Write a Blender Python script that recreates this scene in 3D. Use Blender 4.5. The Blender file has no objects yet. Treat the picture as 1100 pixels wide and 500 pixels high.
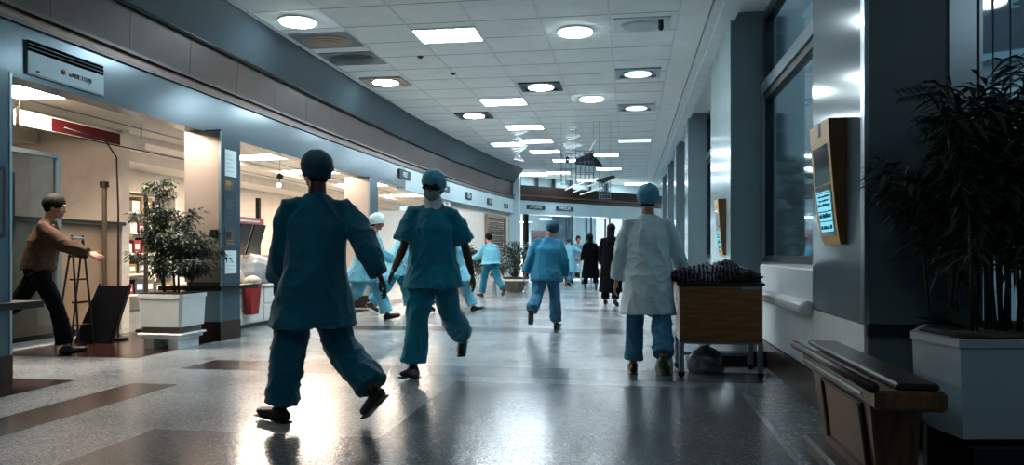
import bpy, math, random
from mathutils import Vector, Matrix, noise
random.seed(7)
C = bpy.context.scene.collection
PI = math.pi

# ------------------------------------------------------------------ materials
def lin(c):
    return tuple((x/12.92 if x <= .04045 else ((x+.055)/1.055)**2.4) for x in c)

def mat(name, col, rough=.5, metal=0., noise_=None, bump=None, trans=0., alpha=1., spec=None, emit=None, coat=0., sheen=0., stretch=(1,1,1), ior=1.45):
    """noise_=(scale, amount)  bump=(scale, strength)"""
    m = bpy.data.materials.new(name); m.use_nodes = True
    nt = m.node_tree; b = nt.nodes['Principled BSDF']
    c = (*lin(col), 1)
    b.inputs['Base Color'].default_value = c
    b.inputs['Roughness'].default_value = rough
    b.inputs['Metallic'].default_value = metal
    b.inputs['Transmission Weight'].default_value = trans
    b.inputs['Alpha'].default_value = alpha
    b.inputs['Coat Weight'].default_value = coat
    b.inputs['Sheen Weight'].default_value = sheen
    b.inputs['IOR'].default_value = ior
    if sheen: b.inputs['Specular IOR Level'].default_value = .12
    if spec is not None: b.inputs['Specular IOR Level'].default_value = spec
    if emit:
        b.inputs['Emission Color'].default_value = (*lin(emit[0]), 1)
        b.inputs['Emission Strength'].default_value = emit[1]
    tc = nt.nodes.new('ShaderNodeTexCoord'); mp = nt.nodes.new('ShaderNodeMapping')
    mp.inputs['Scale'].default_value = stretch
    nt.links.new(tc.outputs['Object'], mp.inputs['Vector'])
    if noise_ is None: noise_ = (6, .06)
    n = nt.nodes.new('ShaderNodeTexNoise'); n.inputs['Scale'].default_value = noise_[0]; n.inputs['Detail'].default_value = 5
    nt.links.new(mp.outputs[0], n.inputs['Vector'])
    r = nt.nodes.new('ShaderNodeMapRange')
    r.inputs['From Min'].default_value = .3; r.inputs['From Max'].default_value = .7
    r.inputs['To Min'].default_value = 1-noise_[1]; r.inputs['To Max'].default_value = 1+noise_[1]
    nt.links.new(n.outputs['Fac'], r.inputs['Value'])
    mx = nt.nodes.new('ShaderNodeVectorMath'); mx.operation = 'SCALE'
    mx.inputs[0].default_value = c[:3]
    nt.links.new(r.outputs[0], mx.inputs['Scale']); nt.links.new(mx.outputs[0], b.inputs['Base Color'])
    if bump:
        n2 = nt.nodes.new('ShaderNodeTexNoise'); n2.inputs['Scale'].default_value = bump[0]; n2.inputs['Detail'].default_value = 4
        nt.links.new(mp.outputs[0], n2.inputs['Vector'])
        bp = nt.nodes.new('ShaderNodeBump'); bp.inputs['Strength'].default_value = bump[1]; bp.inputs['Distance'].default_value = .01
        nt.links.new(n2.outputs['Fac'], bp.inputs['Height']); nt.links.new(bp.outputs[0], b.inputs['Normal'])
    return m

def terrazzo(name, base, chip, dark, rough, scale=70):
    m = bpy.data.materials.new(name); m.use_nodes = True
    nt = m.node_tree; b = nt.nodes['Principled BSDF']; L = nt.links.new
    tc = nt.nodes.new('ShaderNodeTexCoord')
    v = nt.nodes.new('ShaderNodeTexVoronoi'); v.inputs['Scale'].default_value = scale
    L(tc.outputs['Object'], v.inputs['Vector'])
    sp = nt.nodes.new('ShaderNodeSeparateColor'); L(v.outputs['Color'], sp.inputs[0])
    cr = nt.nodes.new('ShaderNodeValToRGB'); e = cr.color_ramp
    e.elements[0].position = 0; e.elements[0].color = (*lin(dark), 1)
    e.elements[1].position = 1; e.elements[1].color = (*lin(chip), 1)
    k = e.elements.new(.35); k.color = (*lin(base), 1); k = e.elements.new(.75); k.color = (*lin(base), 1)
    L(sp.outputs[0], cr.inputs[0])
    n = nt.nodes.new('ShaderNodeTexNoise'); n.inputs['Scale'].default_value = 1.3; n.inputs['Detail'].default_value = 6
    L(tc.outputs['Object'], n.inputs['Vector'])
    r = nt.nodes.new('ShaderNodeMapRange'); r.inputs['From Min'].default_value = .3; r.inputs['From Max'].default_value = .7
    r.inputs['To Min'].default_value = .82; r.inputs['To Max'].default_value = 1.12
    L(n.outputs['Fac'], r.inputs['Value'])
    mx = nt.nodes.new('ShaderNodeVectorMath'); mx.operation = 'SCALE'
    L(cr.outputs[0], mx.inputs[0]); L(r.outputs[0], mx.inputs['Scale']); L(mx.outputs[0], b.inputs['Base Color'])
    r2 = nt.nodes.new('ShaderNodeMapRange'); r2.inputs['To Min'].default_value = rough-.06; r2.inputs['To Max'].default_value = rough+.08
    L(n.outputs['Fac'], r2.inputs['Value']); L(r2.outputs[0], b.inputs['Roughness'])
    n2 = nt.nodes.new('ShaderNodeTexNoise'); n2.inputs['Scale'].default_value = 38; n2.inputs['Detail'].default_value = 2
    L(tc.outputs['Object'], n2.inputs['Vector'])
    bp = nt.nodes.new('ShaderNodeBump'); bp.inputs['Strength'].default_value = .16; bp.inputs['Distance'].default_value = .004
    L(n2.outputs['Fac'], bp.inputs['Height']); L(bp.outputs[0], b.inputs['Normal'])
    b.inputs['Specular IOR Level'].default_value = .75
    return m

def wood(name, c1, c2, rough=.4, scale=(1,1,14), coat=.2):
    m = bpy.data.materials.new(name); m.use_nodes = True
    nt = m.node_tree; b = nt.nodes['Principled BSDF']; L = nt.links.new
    tc = nt.nodes.new('ShaderNodeTexCoord'); mp = nt.nodes.new('ShaderNodeMapping'); mp.inputs['Scale'].default_value = scale
    L(tc.outputs['Object'], mp.inputs['Vector'])
    n = nt.nodes.new('ShaderNodeTexNoise'); n.inputs['Scale'].default_value = 3; n.inputs['Detail'].default_value = 8; n.inputs['Distortion'].default_value = .6
    L(mp.outputs[0], n.inputs['Vector'])
    cr = nt.nodes.new('ShaderNodeValToRGB'); e = cr.color_ramp
    e.elements[0].position = .35; e.elements[0].color = (*lin(c1), 1); e.elements[1].position = .65; e.elements[1].color = (*lin(c2), 1)
    L(n.outputs['Fac'], cr.inputs[0]); L(cr.outputs[0], b.inputs['Base Color'])
    b.inputs['Roughness'].default_value = rough; b.inputs['Specular IOR Level'].default_value = .25; b.inputs['Coat Weight'].default_value = coat; b.inputs['Coat Roughness'].default_value = .25
    return m

def glow(name, col, s):
    m = bpy.data.materials.new(name); m.use_nodes = True
    nt = m.node_tree; nt.nodes.remove(nt.nodes['Principled BSDF'])
    e = nt.nodes.new('ShaderNodeEmission'); e.inputs[0].default_value = (*lin(col), 1); e.inputs[1].default_value = s
    nt.links.new(e.outputs[0], nt.nodes['Material Output'].inputs[0]); return m

def stripes(name, c1, c2, th):
    m = bpy.data.materials.new(name); m.use_nodes = True
    nt = m.node_tree; b = nt.nodes['Principled BSDF']; L = nt.links.new
    tc = nt.nodes.new('ShaderNodeTexCoord'); w = nt.nodes.new('ShaderNodeTexWave'); w.inputs['Scale'].default_value = 9; w.inputs['Distortion'].default_value = 3.5; w.inputs['Detail Scale'].default_value = 1.2
    L(tc.outputs['Object'], w.inputs['Vector'])
    cr = nt.nodes.new('ShaderNodeValToRGB'); e = cr.color_ramp; e.elements[0].position = th; e.elements[0].color = (*lin(c1), 1); e.elements[1].position = th+.12; e.elements[1].color = (*lin(c2), 1)
    L(w.outputs['Fac'], cr.inputs[0]); L(cr.outputs[0], b.inputs['Base Color']); b.inputs['Roughness'].default_value = .85
    return m
M = dict(
 floor=terrazzo('terrazzo grey', (.52,.55,.57), (.66,.69,.70), (.38,.41,.44), .20, 120),
 floor_dark=terrazzo('terrazzo slate and band shade', (.34,.37,.40), (.46,.49,.52), (.22,.25,.28), .2, 120),
 floor_brown=terrazzo('terrazzo oxblood', (.17,.085,.075), (.24,.13,.11), (.10,.05,.045), .2, 120),
 floor_strip=terrazzo('terrazzo speckled', (.38,.43,.46), (.72,.77,.78), (.16,.19,.22), .3, 45),
 ceil=mat('ceiling tile', (.88,.91,.91), .75, noise_=(3,.05), bump=(90,.1)),
 ceil_plain=mat('plaster soffit', (.82,.87,.88), .6),
 grid=mat('ceiling grid', (.80,.84,.85), .45),
 gridd=mat('ceiling tile gap', (.48,.53,.55), .6),
 soffit=mat('painted blue grey cove', (.23,.29,.32), .4, metal=.2),
 band=wood('brown laminate band', (.125,.095,.08), (.17,.13,.105), .5, (14,1,1), 0.),
 bandd=mat('dark bronze trim', (.10,.085,.08), .35, metal=.4),
 bandl=mat('bronze lip', (.34,.27,.22), .35, metal=.3),
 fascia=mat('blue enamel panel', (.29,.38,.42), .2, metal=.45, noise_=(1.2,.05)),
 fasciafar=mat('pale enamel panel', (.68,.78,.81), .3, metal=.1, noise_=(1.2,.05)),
 black=mat('black gloss', (.03,.035,.04), .35),
 slot=mat('louvre slot', (.01,.012,.015), .9, spec=.02), potgrey=mat('blue grey glazed planter', (.56,.64,.68), .3),
 vent=mat('vent panel enamel', (.42,.53,.58), .35, metal=.2),
 tan=mat('warm brushed steel', (.58,.55,.53), .33, metal=.5, noise_=(2,.08), stretch=(1,1,.2)),
 cream=mat('cream wall', (.86,.82,.77), .7),
 creamd=mat('beige laminate', (.55,.46,.37), .5, noise_=(2,.08)),
 white=mat('white enamel', (.80,.84,.85), .3),
 whitew=mat('white laminate', (.82,.82,.80), .4),
 metal=mat('brushed steel', (.55,.62,.66), .28, metal=.85, noise_=(3,.08), stretch=(1,1,.2)),
 panel=mat('grey steel panel', (.46,.54,.58), .11, metal=.25, noise_=(1.5,.06), stretch=(1,1,.3)),
 walld=mat('slate wall', (.38,.46,.50), .42, metal=.1, noise_=(1.4,.12)),
 wallm=mat('blue grey wall', (.43,.51,.54), .4, metal=.1, noise_=(1.4,.08)),
 walll=mat('pale glossy pilaster', (.66,.75,.78), .18, metal=.2),
 framed=mat('dark window frame', (.12,.16,.19), .35, metal=.5),
 base=wood('brown skirting', (.14,.085,.065), (.20,.125,.095), .35, (1,6,1)),
 woodcart=wood('walnut cart panel', (.38,.26,.15), (.54,.39,.23), .4, (1.2,1,16)),
 woodkiosk=wood('oak kiosk side', (.36,.24,.13), (.46,.32,.18), .4, (12,8,1)),
 kioskf=mat('honey kiosk face', (.84,.66,.34), .4, noise_=(12,.08)),
 screen=mat('dark glass screen', (.04,.06,.07), .1),
 lit=glow('lit screen', (.50,.82,.90), .75),
 litd=glow('lit screen text', (.14,.33,.42), .35),
 glass=mat('window glass', (.75,.85,.9), .03, trans=1., alpha=1.),
 brownbin=wood('brown bin panel', (.27,.19,.125), (.38,.27,.18), .4, (10,10,1)),
 binrim=mat('dark rail', (.10,.07,.055), .5, metal=.2),
 binlight=mat('tan inset panel', (.40,.31,.22), .5),
 leaf=mat('dark green leaf', (.13,.21,.155), .42, noise_=(9,.3)),
 leafd=mat('deep green leaf', (.15,.24,.20), .4, noise_=(9,.3)),
 leafm=mat('olive leaf', (.20,.26,.18), .45, noise_=(9,.3)),
 stem=mat('brown stem', (.20,.17,.12), .7),
 stemg=mat('green cane', (.13,.18,.13), .5),
 soil=mat('potting soil', (.07,.055,.045), .95, bump=(60,.8)),
 tan2=mat('taupe band', (.36,.33,.30), .5),
 teal=mat('dark teal cotton', (.015,.37,.46), .75, noise_=(5,.16), bump=(7,.55), sheen=.25),
 teal2=mat('teal cotton', (.02,.45,.54), .75, noise_=(5,.16), bump=(7,.55), sheen=.25),
 sky=mat('light blue gown', (.38,.64,.72), .7, noise_=(5,.14), bump=(7,.55), sheen=.25),
 gownb=mat('mid blue gown', (.12,.44,.57), .7, noise_=(5,.14), bump=(7,.55), sheen=.25),
 gownw=mat('white nonwoven gown', (.74,.84,.87), .6, noise_=(5,.08), bump=(7,.55), sheen=.25),
 jean=mat('blue trousers', (.24,.45,.57), .8, noise_=(6,.2), bump=(9,.7), spec=.1),
 capb=mat('blue cap', (.28,.55,.66), .7, noise_=(8,.12)),
 capd=mat('dark teal cap', (.05,.26,.34), .7, noise_=(8,.12)),
 capw=mat('pale cap', (.72,.80,.82), .7),
 capg=mat('grey cap', (.42,.50,.53), .7),
 mask=mat('white face mask', (.82,.88,.90), .7),
 skin=mat('light skin', (.62,.46,.38), .5),
 skind=mat('brown skin', (.26,.17,.14), .5),
 eye=mat('eye white', (.8,.8,.78), .25), lip=mat('lips', (.42,.22,.2), .5),
 dark=mat('near black cloth', (.022,.028,.04), .85, noise_=(6,.2), spec=.05),
 navy=mat('dark navy trousers', (.04,.05,.07), .85, noise_=(6,.2), spec=.05),
 hair=mat('black hair', (.03,.028,.03), .7, spec=.15, bump=(60,.6)),
 shirt=mat('brown striped shirt', (.25,.19,.155), .8, noise_=(8,.2), spec=.1),
 shoe=mat('black shoe', (.025,.025,.03), .4),
 shoew=mat('white clog', (.6,.63,.65), .5),
 red=mat('red vinyl', (.52,.10,.10), .45), redd=mat('maroon sign', (.25,.05,.075), .6, spec=.2),
 pinkish=mat('pale red sign', (.78,.34,.33), .5),
 bag=mat('cream plastic bag', (.78,.71,.64), .4, noise_=(6,.12), bump=(25,.6)),
 bagg=mat('grey plastic bag', (.55,.54,.54), .4, noise_=(6,.14), bump=(25,.6)),
 paper=mat('paper', (.80,.86,.88), .6), ink=mat('blue grey ink', (.14,.20,.25), .6), gold=mat('ochre print', (.55,.42,.18), .6),
 cloth1=stripes('plum striped cloth', (.10,.06,.09), (.38,.33,.40), .72), cloth2=stripes('striped grey cloth', (.12,.12,.15), (.62,.62,.68), .5),
 cloth3=mat('black green cloth', (.05,.085,.075), .85, noise_=(30,.4)), cloth4=mat('pale blue folded cloth', (.42,.55,.62), .85),
 lamp=glow('lamp diffuser', (.92,.98,1.), 46), fillnear=glow('added near lamp diffuser', (.90,.97,1.), 9), fillgal=glow('added gallery lamp diffuser', (.92,.97,1.), 8), lampbay=glow('bay lamp diffuser', (.90,.97,1.), 26), lampfar=glow('far lamp diffuser', (.90,.96,1.), 22), lampdim=glow('dim lamp diffuser', (.85,.95,1.), 1.3),
 lampw=glow('warm lamp diffuser', (1.,.91,.82), 58), bulb=glow('small bulb', (1.,.95,.85), 6),
 diff=mat('unlit diffuser', (.66,.72,.74), .4), diffw=mat('stained diffuser', (.66,.58,.52), .5),
 wire=mat('hanging wire', (.35,.42,.46), .4, metal=.5), rod=mat('clear acrylic rod', (.95,.98,1.), .2),
 bldg=mat('outside render', (.66,.71,.73), .8, noise_=(1,.1)), bldgd=mat('outside dark cladding', (.26,.30,.33), .7, noise_=(1,.15)),
 pane=mat('outside window', (.10,.14,.17), .2), ground=mat('outside paving', (.25,.28,.30), .8),
 neon=mat('pale sign letter', (.50,.60,.65), .5), bark=mat('bark', (.12,.10,.08), .9),
 shutter=mat('brown roller shutter', (.42,.36,.31), .5), poster=mat('pink poster', (.75,.42,.42), .6, noise_=(14,.3)),
)

# ------------------------------------------------------------------ mesh helpers
class MB:
    def __init__(s): s.v = []; s.f = []; s.mi = []; s.mats = []; s.cur = 0; s.T = None
    def m(s, name):
        if name not in s.mats: s.mats.append(name)
        s.cur = s.mats.index(name); return s
    def add(s, vs, fs):
        n = len(s.v)
        if s.T is not None: vs = [s.T @ Vector(v) for v in vs]
        s.v += [tuple(v) for v in vs]; s.f += [tuple(i+n for i in f) for f in fs]; s.mi += [s.cur]*len(fs)
    def box(s, x0, x1, y0, y1, z0, z1, bev=0):
        if x0 > x1: x0, x1 = x1, x0
        if y0 > y1: y0, y1 = y1, y0
        if bev:
            b = bev; lay = [(z0, b), (z0+b, 0), (z1-b, 0), (z1, b)]; vs = []; fs = []
            for z, i in lay:
                a0, a1, c0, c1 = x0+i, x1-i, y0+i, y1-i
                k = b if i == 0 else b*.5
                vs += [(a0+k,c0,z),(a1-k,c0,z),(a1,c0+k,z),(a1,c1-k,z),(a1-k,c1,z),(a0+k,c1,z),(a0,c1-k,z),(a0,c0+k,z)]
            for l in range(3):
                for j in range(8): fs.append((l*8+j, l*8+(j+1)%8, l*8+8+(j+1)%8, l*8+8+j))
            fs.append(tuple(range(7,-1,-1))); fs.append(tuple(range(24,32)))
            s.add(vs, fs); return s
        vs = [(x0,y0,z0),(x1,y0,z0),(x1,y1,z0),(x0,y1,z0),(x0,y0,z1),(x1,y0,z1),(x1,y1,z1),(x0,y1,z1)]
        s.add(vs, [(0,3,2,1),(4,5,6,7),(0,1,5,4),(1,2,6,5),(2,3,7,6),(3,0,4,7)]); return s
    def prism(s, poly, z0, z1):
        n = len(poly); vs = [(x,y,z0) for x,y in poly]+[(x,y,z1) for x,y in poly]
        s.add(vs, [tuple(range(n-1,-1,-1)), tuple(range(n,2*n))]+[(i,(i+1)%n,n+(i+1)%n,n+i) for i in range(n)]); return s
    def frustum(s, poly0, z0, poly1, z1):
        n = len(poly0); vs = [(x,y,z0) for x,y in poly0]+[(x,y,z1) for x,y in poly1]
        s.add(vs, [tuple(range(n-1,-1,-1)), tuple(range(n,2*n))]+[(i,(i+1)%n,n+(i+1)%n,n+i) for i in range(n)]); return s
    def tube(s, pts, rads, n=10, ref=(0,1,0), cap=True):
        pts = [Vector(p) for p in pts]
        if not isinstance(rads, list): rads = [rads]*len(pts)
        vs = []; fs = []
        for i, p in enumerate(pts):
            a = pts[max(i-1,0)]; b = pts[min(i+1,len(pts)-1)]; t = (b-a)
            if t.length < 1e-9: t = Vector((0,0,1))
            t.normalize(); rf = Vector(ref[i] if isinstance(ref, list) else ref)
            v = rf - t*rf.dot(t)
            if v.length < 1e-3:
                rf = Vector((1,0,0)); v = rf - t*rf.dot(t)
            if v.length < 1e-3: v = Vector((0,0,1)) - t*t.z
            v.normalize(); u = v.cross(t)
            r = rads[i]; ra, rb = r if isinstance(r, tuple) else (r, r)
            for k in range(n):
                an = 2*PI*k/n; vs.append(p+u*(ra*math.cos(an))+v*(rb*math.sin(an)))
        for i in range(len(pts)-1):
            for k in range(n): fs.append((i*n+k, i*n+(k+1)%n, (i+1)*n+(k+1)%n, (i+1)*n+k))
        if cap:
            fs.append(tuple(range(n-1,-1,-1))); e = (len(pts)-1)*n; fs.append(tuple(range(e, e+n)))
        s.add(vs, fs); return s
    def ell(s, c, r, R=None, nu=18, nv=12, zmin=None):
        c = Vector(c); vs = []; fs = []; r = r if isinstance(r, (tuple, list)) else (r,r,r)
        lo = -PI/2 if zmin is None else math.asin(max(-1, min(1, zmin)))
        for j in range(nv+1):
            la = lo+(PI/2-lo)*j/nv
            for i in range(nu):
                lo2 = 2*PI*i/nu; p = Vector((math.cos(la)*math.cos(lo2)*r[0], math.cos(la)*math.sin(lo2)*r[1], math.sin(la)*r[2]))
                if R is not None: p = R @ p
                vs.append(c+p)
        for j in range(nv):
            for i in range(nu): fs.append((j*nu+i, j*nu+(i+1)%nu, (j+1)*nu+(i+1)%nu, (j+1)*nu+i))
        fs.append(tuple(range(nu-1,-1,-1)))
        s.add(vs, fs); return s
    def disc(s, c, r, n=28, z=None, thick=.01):
        s.tube([(c[0],c[1],c[2]), (c[0],c[1],c[2]+thick)], r, n); return s
    def sweep(s, path, prof, z0=0):
        """path [(x,y)], prof [(offset to the right of travel, z)] closed"""
        n = len(prof); vs = []; fs = []
        for i, p in enumerate(path):
            a = Vector(path[max(i-1,0)]); b = Vector(path[min(i+1,len(path)-1)]); t = (b-a).normalized(); nr = Vector((t.y,-t.x))
            for o, z in prof: vs.append((p[0]+nr.x*o, p[1]+nr.y*o, z))
        for i in range(len(path)-1):
            for k in range(n): fs.append((i*n+k, i*n+(k+1)%n, (i+1)*n+(k+1)%n, (i+1)*n+k))
        fs.append(tuple(range(n-1,-1,-1))); e = (len(path)-1)*n; fs.append(tuple(range(e, e+n)))
        s.add(vs, fs); return s
    def mesh(s, name, smooth=False, default=None):
        me = bpy.data.meshes.new(name); me.from_pydata(s.v, [], s.f)
        for q in (s.mats or [default]):
            if q: me.materials.append(M[q])
        if s.mats: me.polygons.foreach_set('material_index', s.mi)
        if smooth: me.polygons.foreach_set('use_smooth', [True]*len(me.polygons))
        me.update(); return me

def link(name, me, parent=None, loc=(0,0,0), rz=0):
    o = bpy.data.objects.new(name, me); C.objects.link(o); o.location = loc; o.rotation_euler = (0,0,rz)
    if parent: o.parent = parent
    return o
def obj(name, mb, parent=None, smooth=False, loc=(0,0,0), rz=0, default=None, label=None):
    o = link(name, mb.mesh(name, smooth, default), parent, loc, rz)
    if label: o['label'] = label
    return o
def tag(o, label, cat, group=None, kind=None):
    o['label'] = label; o['category'] = cat
    if group: o['group'] = group
    if kind: o['kind'] = kind
    return o
def thing(name, label, cat, loc=(0,0,0), rz=0, group=None):
    return tag(link(name, None, None, loc, rz), label, cat, group)
def struct(name, mb, parent=None, smooth=False, label=None):
    o = obj(name, mb, parent, smooth)
    if parent is None: o['kind'] = 'structure'
    if label: o['label'] = label
    return o
def dup(root, loc, rz=None, label=None, group=None):
    r = root.copy(); C.objects.link(r); r.location = loc
    if rz is not None: r.rotation_euler = (0,0,rz)
    if label: r['label'] = label
    if group: r['group'] = group
    for ch in list(root.children):
        c = ch.copy(); C.objects.link(c); c.parent = r
        for g in list(ch.children):
            d = g.copy(); C.objects.link(d); d.parent = c
    return r
def lettering(txt, size, m, parent, loc, rot, depth=.002, name='lettering', align='CENTER'):
    cu = bpy.data.curves.new(name, 'FONT'); cu.body = txt; cu.size = size; cu.extrude = depth; cu.align_x = align; cu.align_y = 'CENTER'
    to = bpy.data.objects.new('t', cu); C.objects.link(to)
    dg = bpy.context.evaluated_depsgraph_get(); me = bpy.data.meshes.new_from_object(to.evaluated_get(dg))
    bpy.data.objects.remove(to); bpy.data.curves.remove(cu)
    me.materials.clear(); me.materials.append(M[m])
    o = bpy.data.objects.new(name, me); C.objects.link(o); o.parent = parent; o.location = loc; o.rotation_euler = rot
    return o

# ------------------------------------------------------------------ the shell of the place
CE = 4.05
PATH = [(-5.0,-3),(-5.0,3),(-5.0,8),(-5.0,12),(-4.96,14),(-4.92,16),(-4.83,18),(-4.70,20),(-4.54,22),(-4.33,24),(-4.0,26.3)]
FAR = [(-4.0,26.3),(.35,31.4),(2.2,33.6)]
f = MB().m('floor'); f.box(-9.2,1.8,-3,38,-.12,0).box(1.8,5.3,-3,4.34,-.12,0)
def inlay(mname, x0, x1, y0, y1, z=.0015): f.m(mname); f.add([(x0,y0,z),(x1,y0,z),(x1,y1,z),(x0,y1,z)], [(0,1,2,3)])
inlay('floor_dark', -2.79, .82, 1.0, 4.05); inlay('floor_dark', -1.4, .82, 4.05, 5.95)
inlay('floor_strip', .86, 1.24, -1, 6.2, .002)
inlay('floor_brown', -3.95, -3.55, -2, 5.45); inlay('floor_brown', -5.3, -4.5, 2, 5.5)
inlay('floor_brown', -6.5, -4.85, 6.75, 8.9); inlay('floor_brown', -4.0, -1.9, 6.2, 6.75)
inlay('floor_dark', -1.9, 1.2, 6.2, 6.75)  # shaded stretch of the oxblood band, its shade painted in as slate
for i, y in enumerate((9.75, 13.4, 17.2, 21.2)):
    inlay('floor_brown' if i == 0 else 'floor_dark', -4.0, -2.2, y, y+.55); inlay('floor_dark', -2.2, 1.2, y, y+.55)
    if i: inlay('floor_brown', -5.2, -4.7, y-3, y-.2)
struct('floor', f)

c = MB().m('ceil')
edge = [(x+.27 if i < 10 else x+.1, y) for i, (x, y) in enumerate(PATH)]
poly = [(-4.73,-3)] + edge[1:] + [(-4.5,27),(-6.0,33),(-4,37),(1.8,37),(1.8,4.34),(5.3,4.34),(5.3,-3)]
c.prism(poly, CE, CE+.1); struct('ceiling', c)
g = MB().m('grid')
k = 0
for i in range(-5, 2):
    x = -1.13+i*.88
    if x > .65 or x < -4.7: continue
    g.box(x-.014, x+.014, -3, 30, CE-.006, CE)
g.box(.60,.625,-3,31,CE-.012,CE)
struct('trim_1', g)
g = MB().m('gridd')
for i in range(-15, 27):
    y = 9.43+i*.77
    g.box(-4.72 if y < 17 else -4.3, .6, y-.006, y+.006, CE-.003, CE)
struct('trim_2', g)
g = MB().m('ceil_plain'); g.box(1.0,1.30,-3,32,CE-.05,CE); g.box(1.1,1.30,-3,32,CE-.10,CE-.05); g.m('gridd').box(.98,1.0,-3,32,CE-.008,CE)
struct('trim_3', g)

# left fascia, brown band, cove
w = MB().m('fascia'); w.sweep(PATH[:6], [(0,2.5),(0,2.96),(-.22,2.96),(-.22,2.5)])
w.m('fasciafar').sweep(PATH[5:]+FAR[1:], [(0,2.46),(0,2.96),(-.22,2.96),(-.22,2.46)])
struct('wall_left', w)
w = MB().m('black'); w.sweep(PATH+FAR[1:], [(.03,2.95),(.03,2.985),(-.2,2.985),(-.2,2.95)])
w.m('bandl').sweep(PATH+FAR[1:], [(.0,2.985),(.0,3.06),(-.2,3.06),(-.2,2.985)])
w.m('bandd').sweep(PATH+FAR[1:], [(.05,3.06),(.05,3.09),(-.2,3.09),(-.2,3.06)])
struct('trim_4', w)
w = MB().m('band'); w.sweep(PATH, [(-.04,3.09),(-.02,3.55),(-.2,3.55),(-.2,3.09)])
w.m('band').sweep(FAR, [(-.04,3.06),(-.04,3.50),(-.16,3.50),(-.16,3.06)]); w.m('bandl').sweep(FAR, [(.02,3.08),(.02,3.16),(-.04,3.16),(-.04,3.08)])
w.m('bandd')
for i in range(26):
    y = -1.5+i*1.05; xx = -5.0
    if y < 13: w.add([(xx-.037,y,3.09),(xx-.037,y+.008,3.09),(xx-.017,y+.008,3.55),(xx-.017,y,3.55),(xx-.06,y,3.09),(xx-.06,y+.008,3.09),(xx-.06,y+.008,3.55),(xx-.06,y,3.55)], [(0,1,2,3),(7,6,5,4),(0,4,5,1),(2,6,7,3),(1,5,6,2),(0,3,7,4)])
struct('trim_5', w)
w = MB().m('soffit'); w.sweep(PATH, [(-.03,3.55),(.02,3.55),(.27,CE-.02),(.27,CE+.02),(-.2,CE+.02),(-.2,3.55)])
w.m('bandd').sweep(PATH, [(.02,3.54),(.04,3.56),(.03,3.58),(.0,3.56)])
struct('trim_6', w)
# upper gallery behind the far parapet
w = MB().m('fasciafar'); up = [(-6.5,28.4),(-4.4,28.6),(.2,34.0),(2.6,36)]
w.sweep(up, [(0,2.9),(0,CE),(-.1,CE),(-.1,2.9)])
w.m('whitew'); w.sweep([(-4.2,26.3),(.2,31.4),(2.2,33.6)], [(-.2,2.9),(-.2,2.98),(-2.8,2.98),(-2.8,2.9)])
w.m('framed')
for t in (.04,.17,.30,.44,.6,.75):
    x = -4.4+4.6*t; y = 28.6+5.4*t; w.box(x-.06,x+.06,y-.2,y-.08,2.98,CE)
struct('wall_back', w)
# far shop front below the parapet
w = MB().m('whitew'); w.sweep([(-8.5,30.5),(-4.6,33.5),(-.6,37.8)], [(0,0),(0,2.46),(-.1,2.46),(-.1,0)])
w.m('cream'); w.sweep([(-4.9,26.6),(-4.05,26.6)], [(0,0),(0,.1),(-.1,.1),(-.1,0)])
struct('wall_far', w)
w = MB().m('cream').sweep([(-4.84,19.6),(-4.6,22),(-4.4,24),(-4.05,26.4)], [(-.12,0),(-.12,2.46),(-.22,2.46),(-.22,0)])
struct('trim_7', w, label='cream wall section beside the shutter')
w = MB().m('whitew').box(-5.06,-4.84,18.8,19.4,0,2.48).box(-5.02,-4.8,19.5,19.7,0,2.48); struct('pillar', w)
w = MB().m('fasciafar').box(-4.2,-3.85,26.05,26.4,0,CE); struct('column', w)
w = MB().m('bandd').sweep([(-3.72,26.75),(-3.62,26.87)], [(0,0),(0,2.46),(-.14,2.46),(-.14,0)])
w.m('framed')
for t in (.42,.58,.74,.9): 
    x = -4.0+4.35*t; y = 26.3+5.1*t; w.box(x-.03,x+.03,y+.05,y+.11,0,2.46)
struct('trim_8', w)
o = MB().m('glass'); o.sweep([(-3.6,26.9),(.35,31.5)], [(-.1,.05),(-.1,2.44),(-.112,2.44),(-.112,.05)]); struct('window_3', o)

# shops behind the left side
w = MB().m('cream').box(-9.2,-9.05,-3,30.5,0,2.78); w.m('creamd').box(-9.05,-9.0,-3,30,.9,1.0); struct('wall_back_room', w)
w = MB().m('cream').box(-9.2,-5.22,-3,26,2.75,2.85); w.box(-9,-8.2,-3,26,2.58,2.75); w.box(-7.1,-7.0,-3,26,2.66,2.75); w.m('gridd')
w.box(-7.9,-7.87,-3,26,2.74,2.75); w.box(-6.6,-6.58,-3,26,2.74,2.75)
struct('ceiling_shop', w)
w = MB().m('cream').box(-9.1,-6.9,9.3,9.45,0,2.75); struct('partition', w)
w = MB().m('cream').box(-9.2,-5.2,-3,-2.9,0,2.78); struct('wall_near_room', w)
def pillar_left(y0, y1, x0, x1, near=False):
    b = MB().m('fascia').box(x0+.02, x1, y0+.012, y1, .23, 2.52)
    b.m('tan').box(x0, x1-.02, y0, y0+.012, .70, 2.5); b.m('wallm').box(x0, x1-.02, y0, y0+.012, .23, .62)
    b.m('base').box(x0-.005, x1+.005, y0-.005, y1+.005, 0, .23)
    b.m('metal').box(x1-.012, x1+.004, y0-.004, y0+.012, .23, 2.5)
    b.m('bandd').box(x0-.3 if not near else x0, x1+.05, y0-.07, y1+.35, .60, .655)
    return struct('pillar', b)
pillar_left(8.2,8.66,-5.26,-4.80); pillar_left(13.7,14.2,-5.44,-4.93)
b = MB().m('fascia').box(-5.3,-4.9,4.5,5.28,.23,2.52); b.m('base').box(-5.31,-4.89,4.5,5.285,0,.23); b.m('bandd').box(-5.31,-4.8,4.5,5.5,.60,.655)
b.m('metal').box(-4.905,-4.895,5.26,5.285,.23,2.5)
struct('pillar', b)

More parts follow.
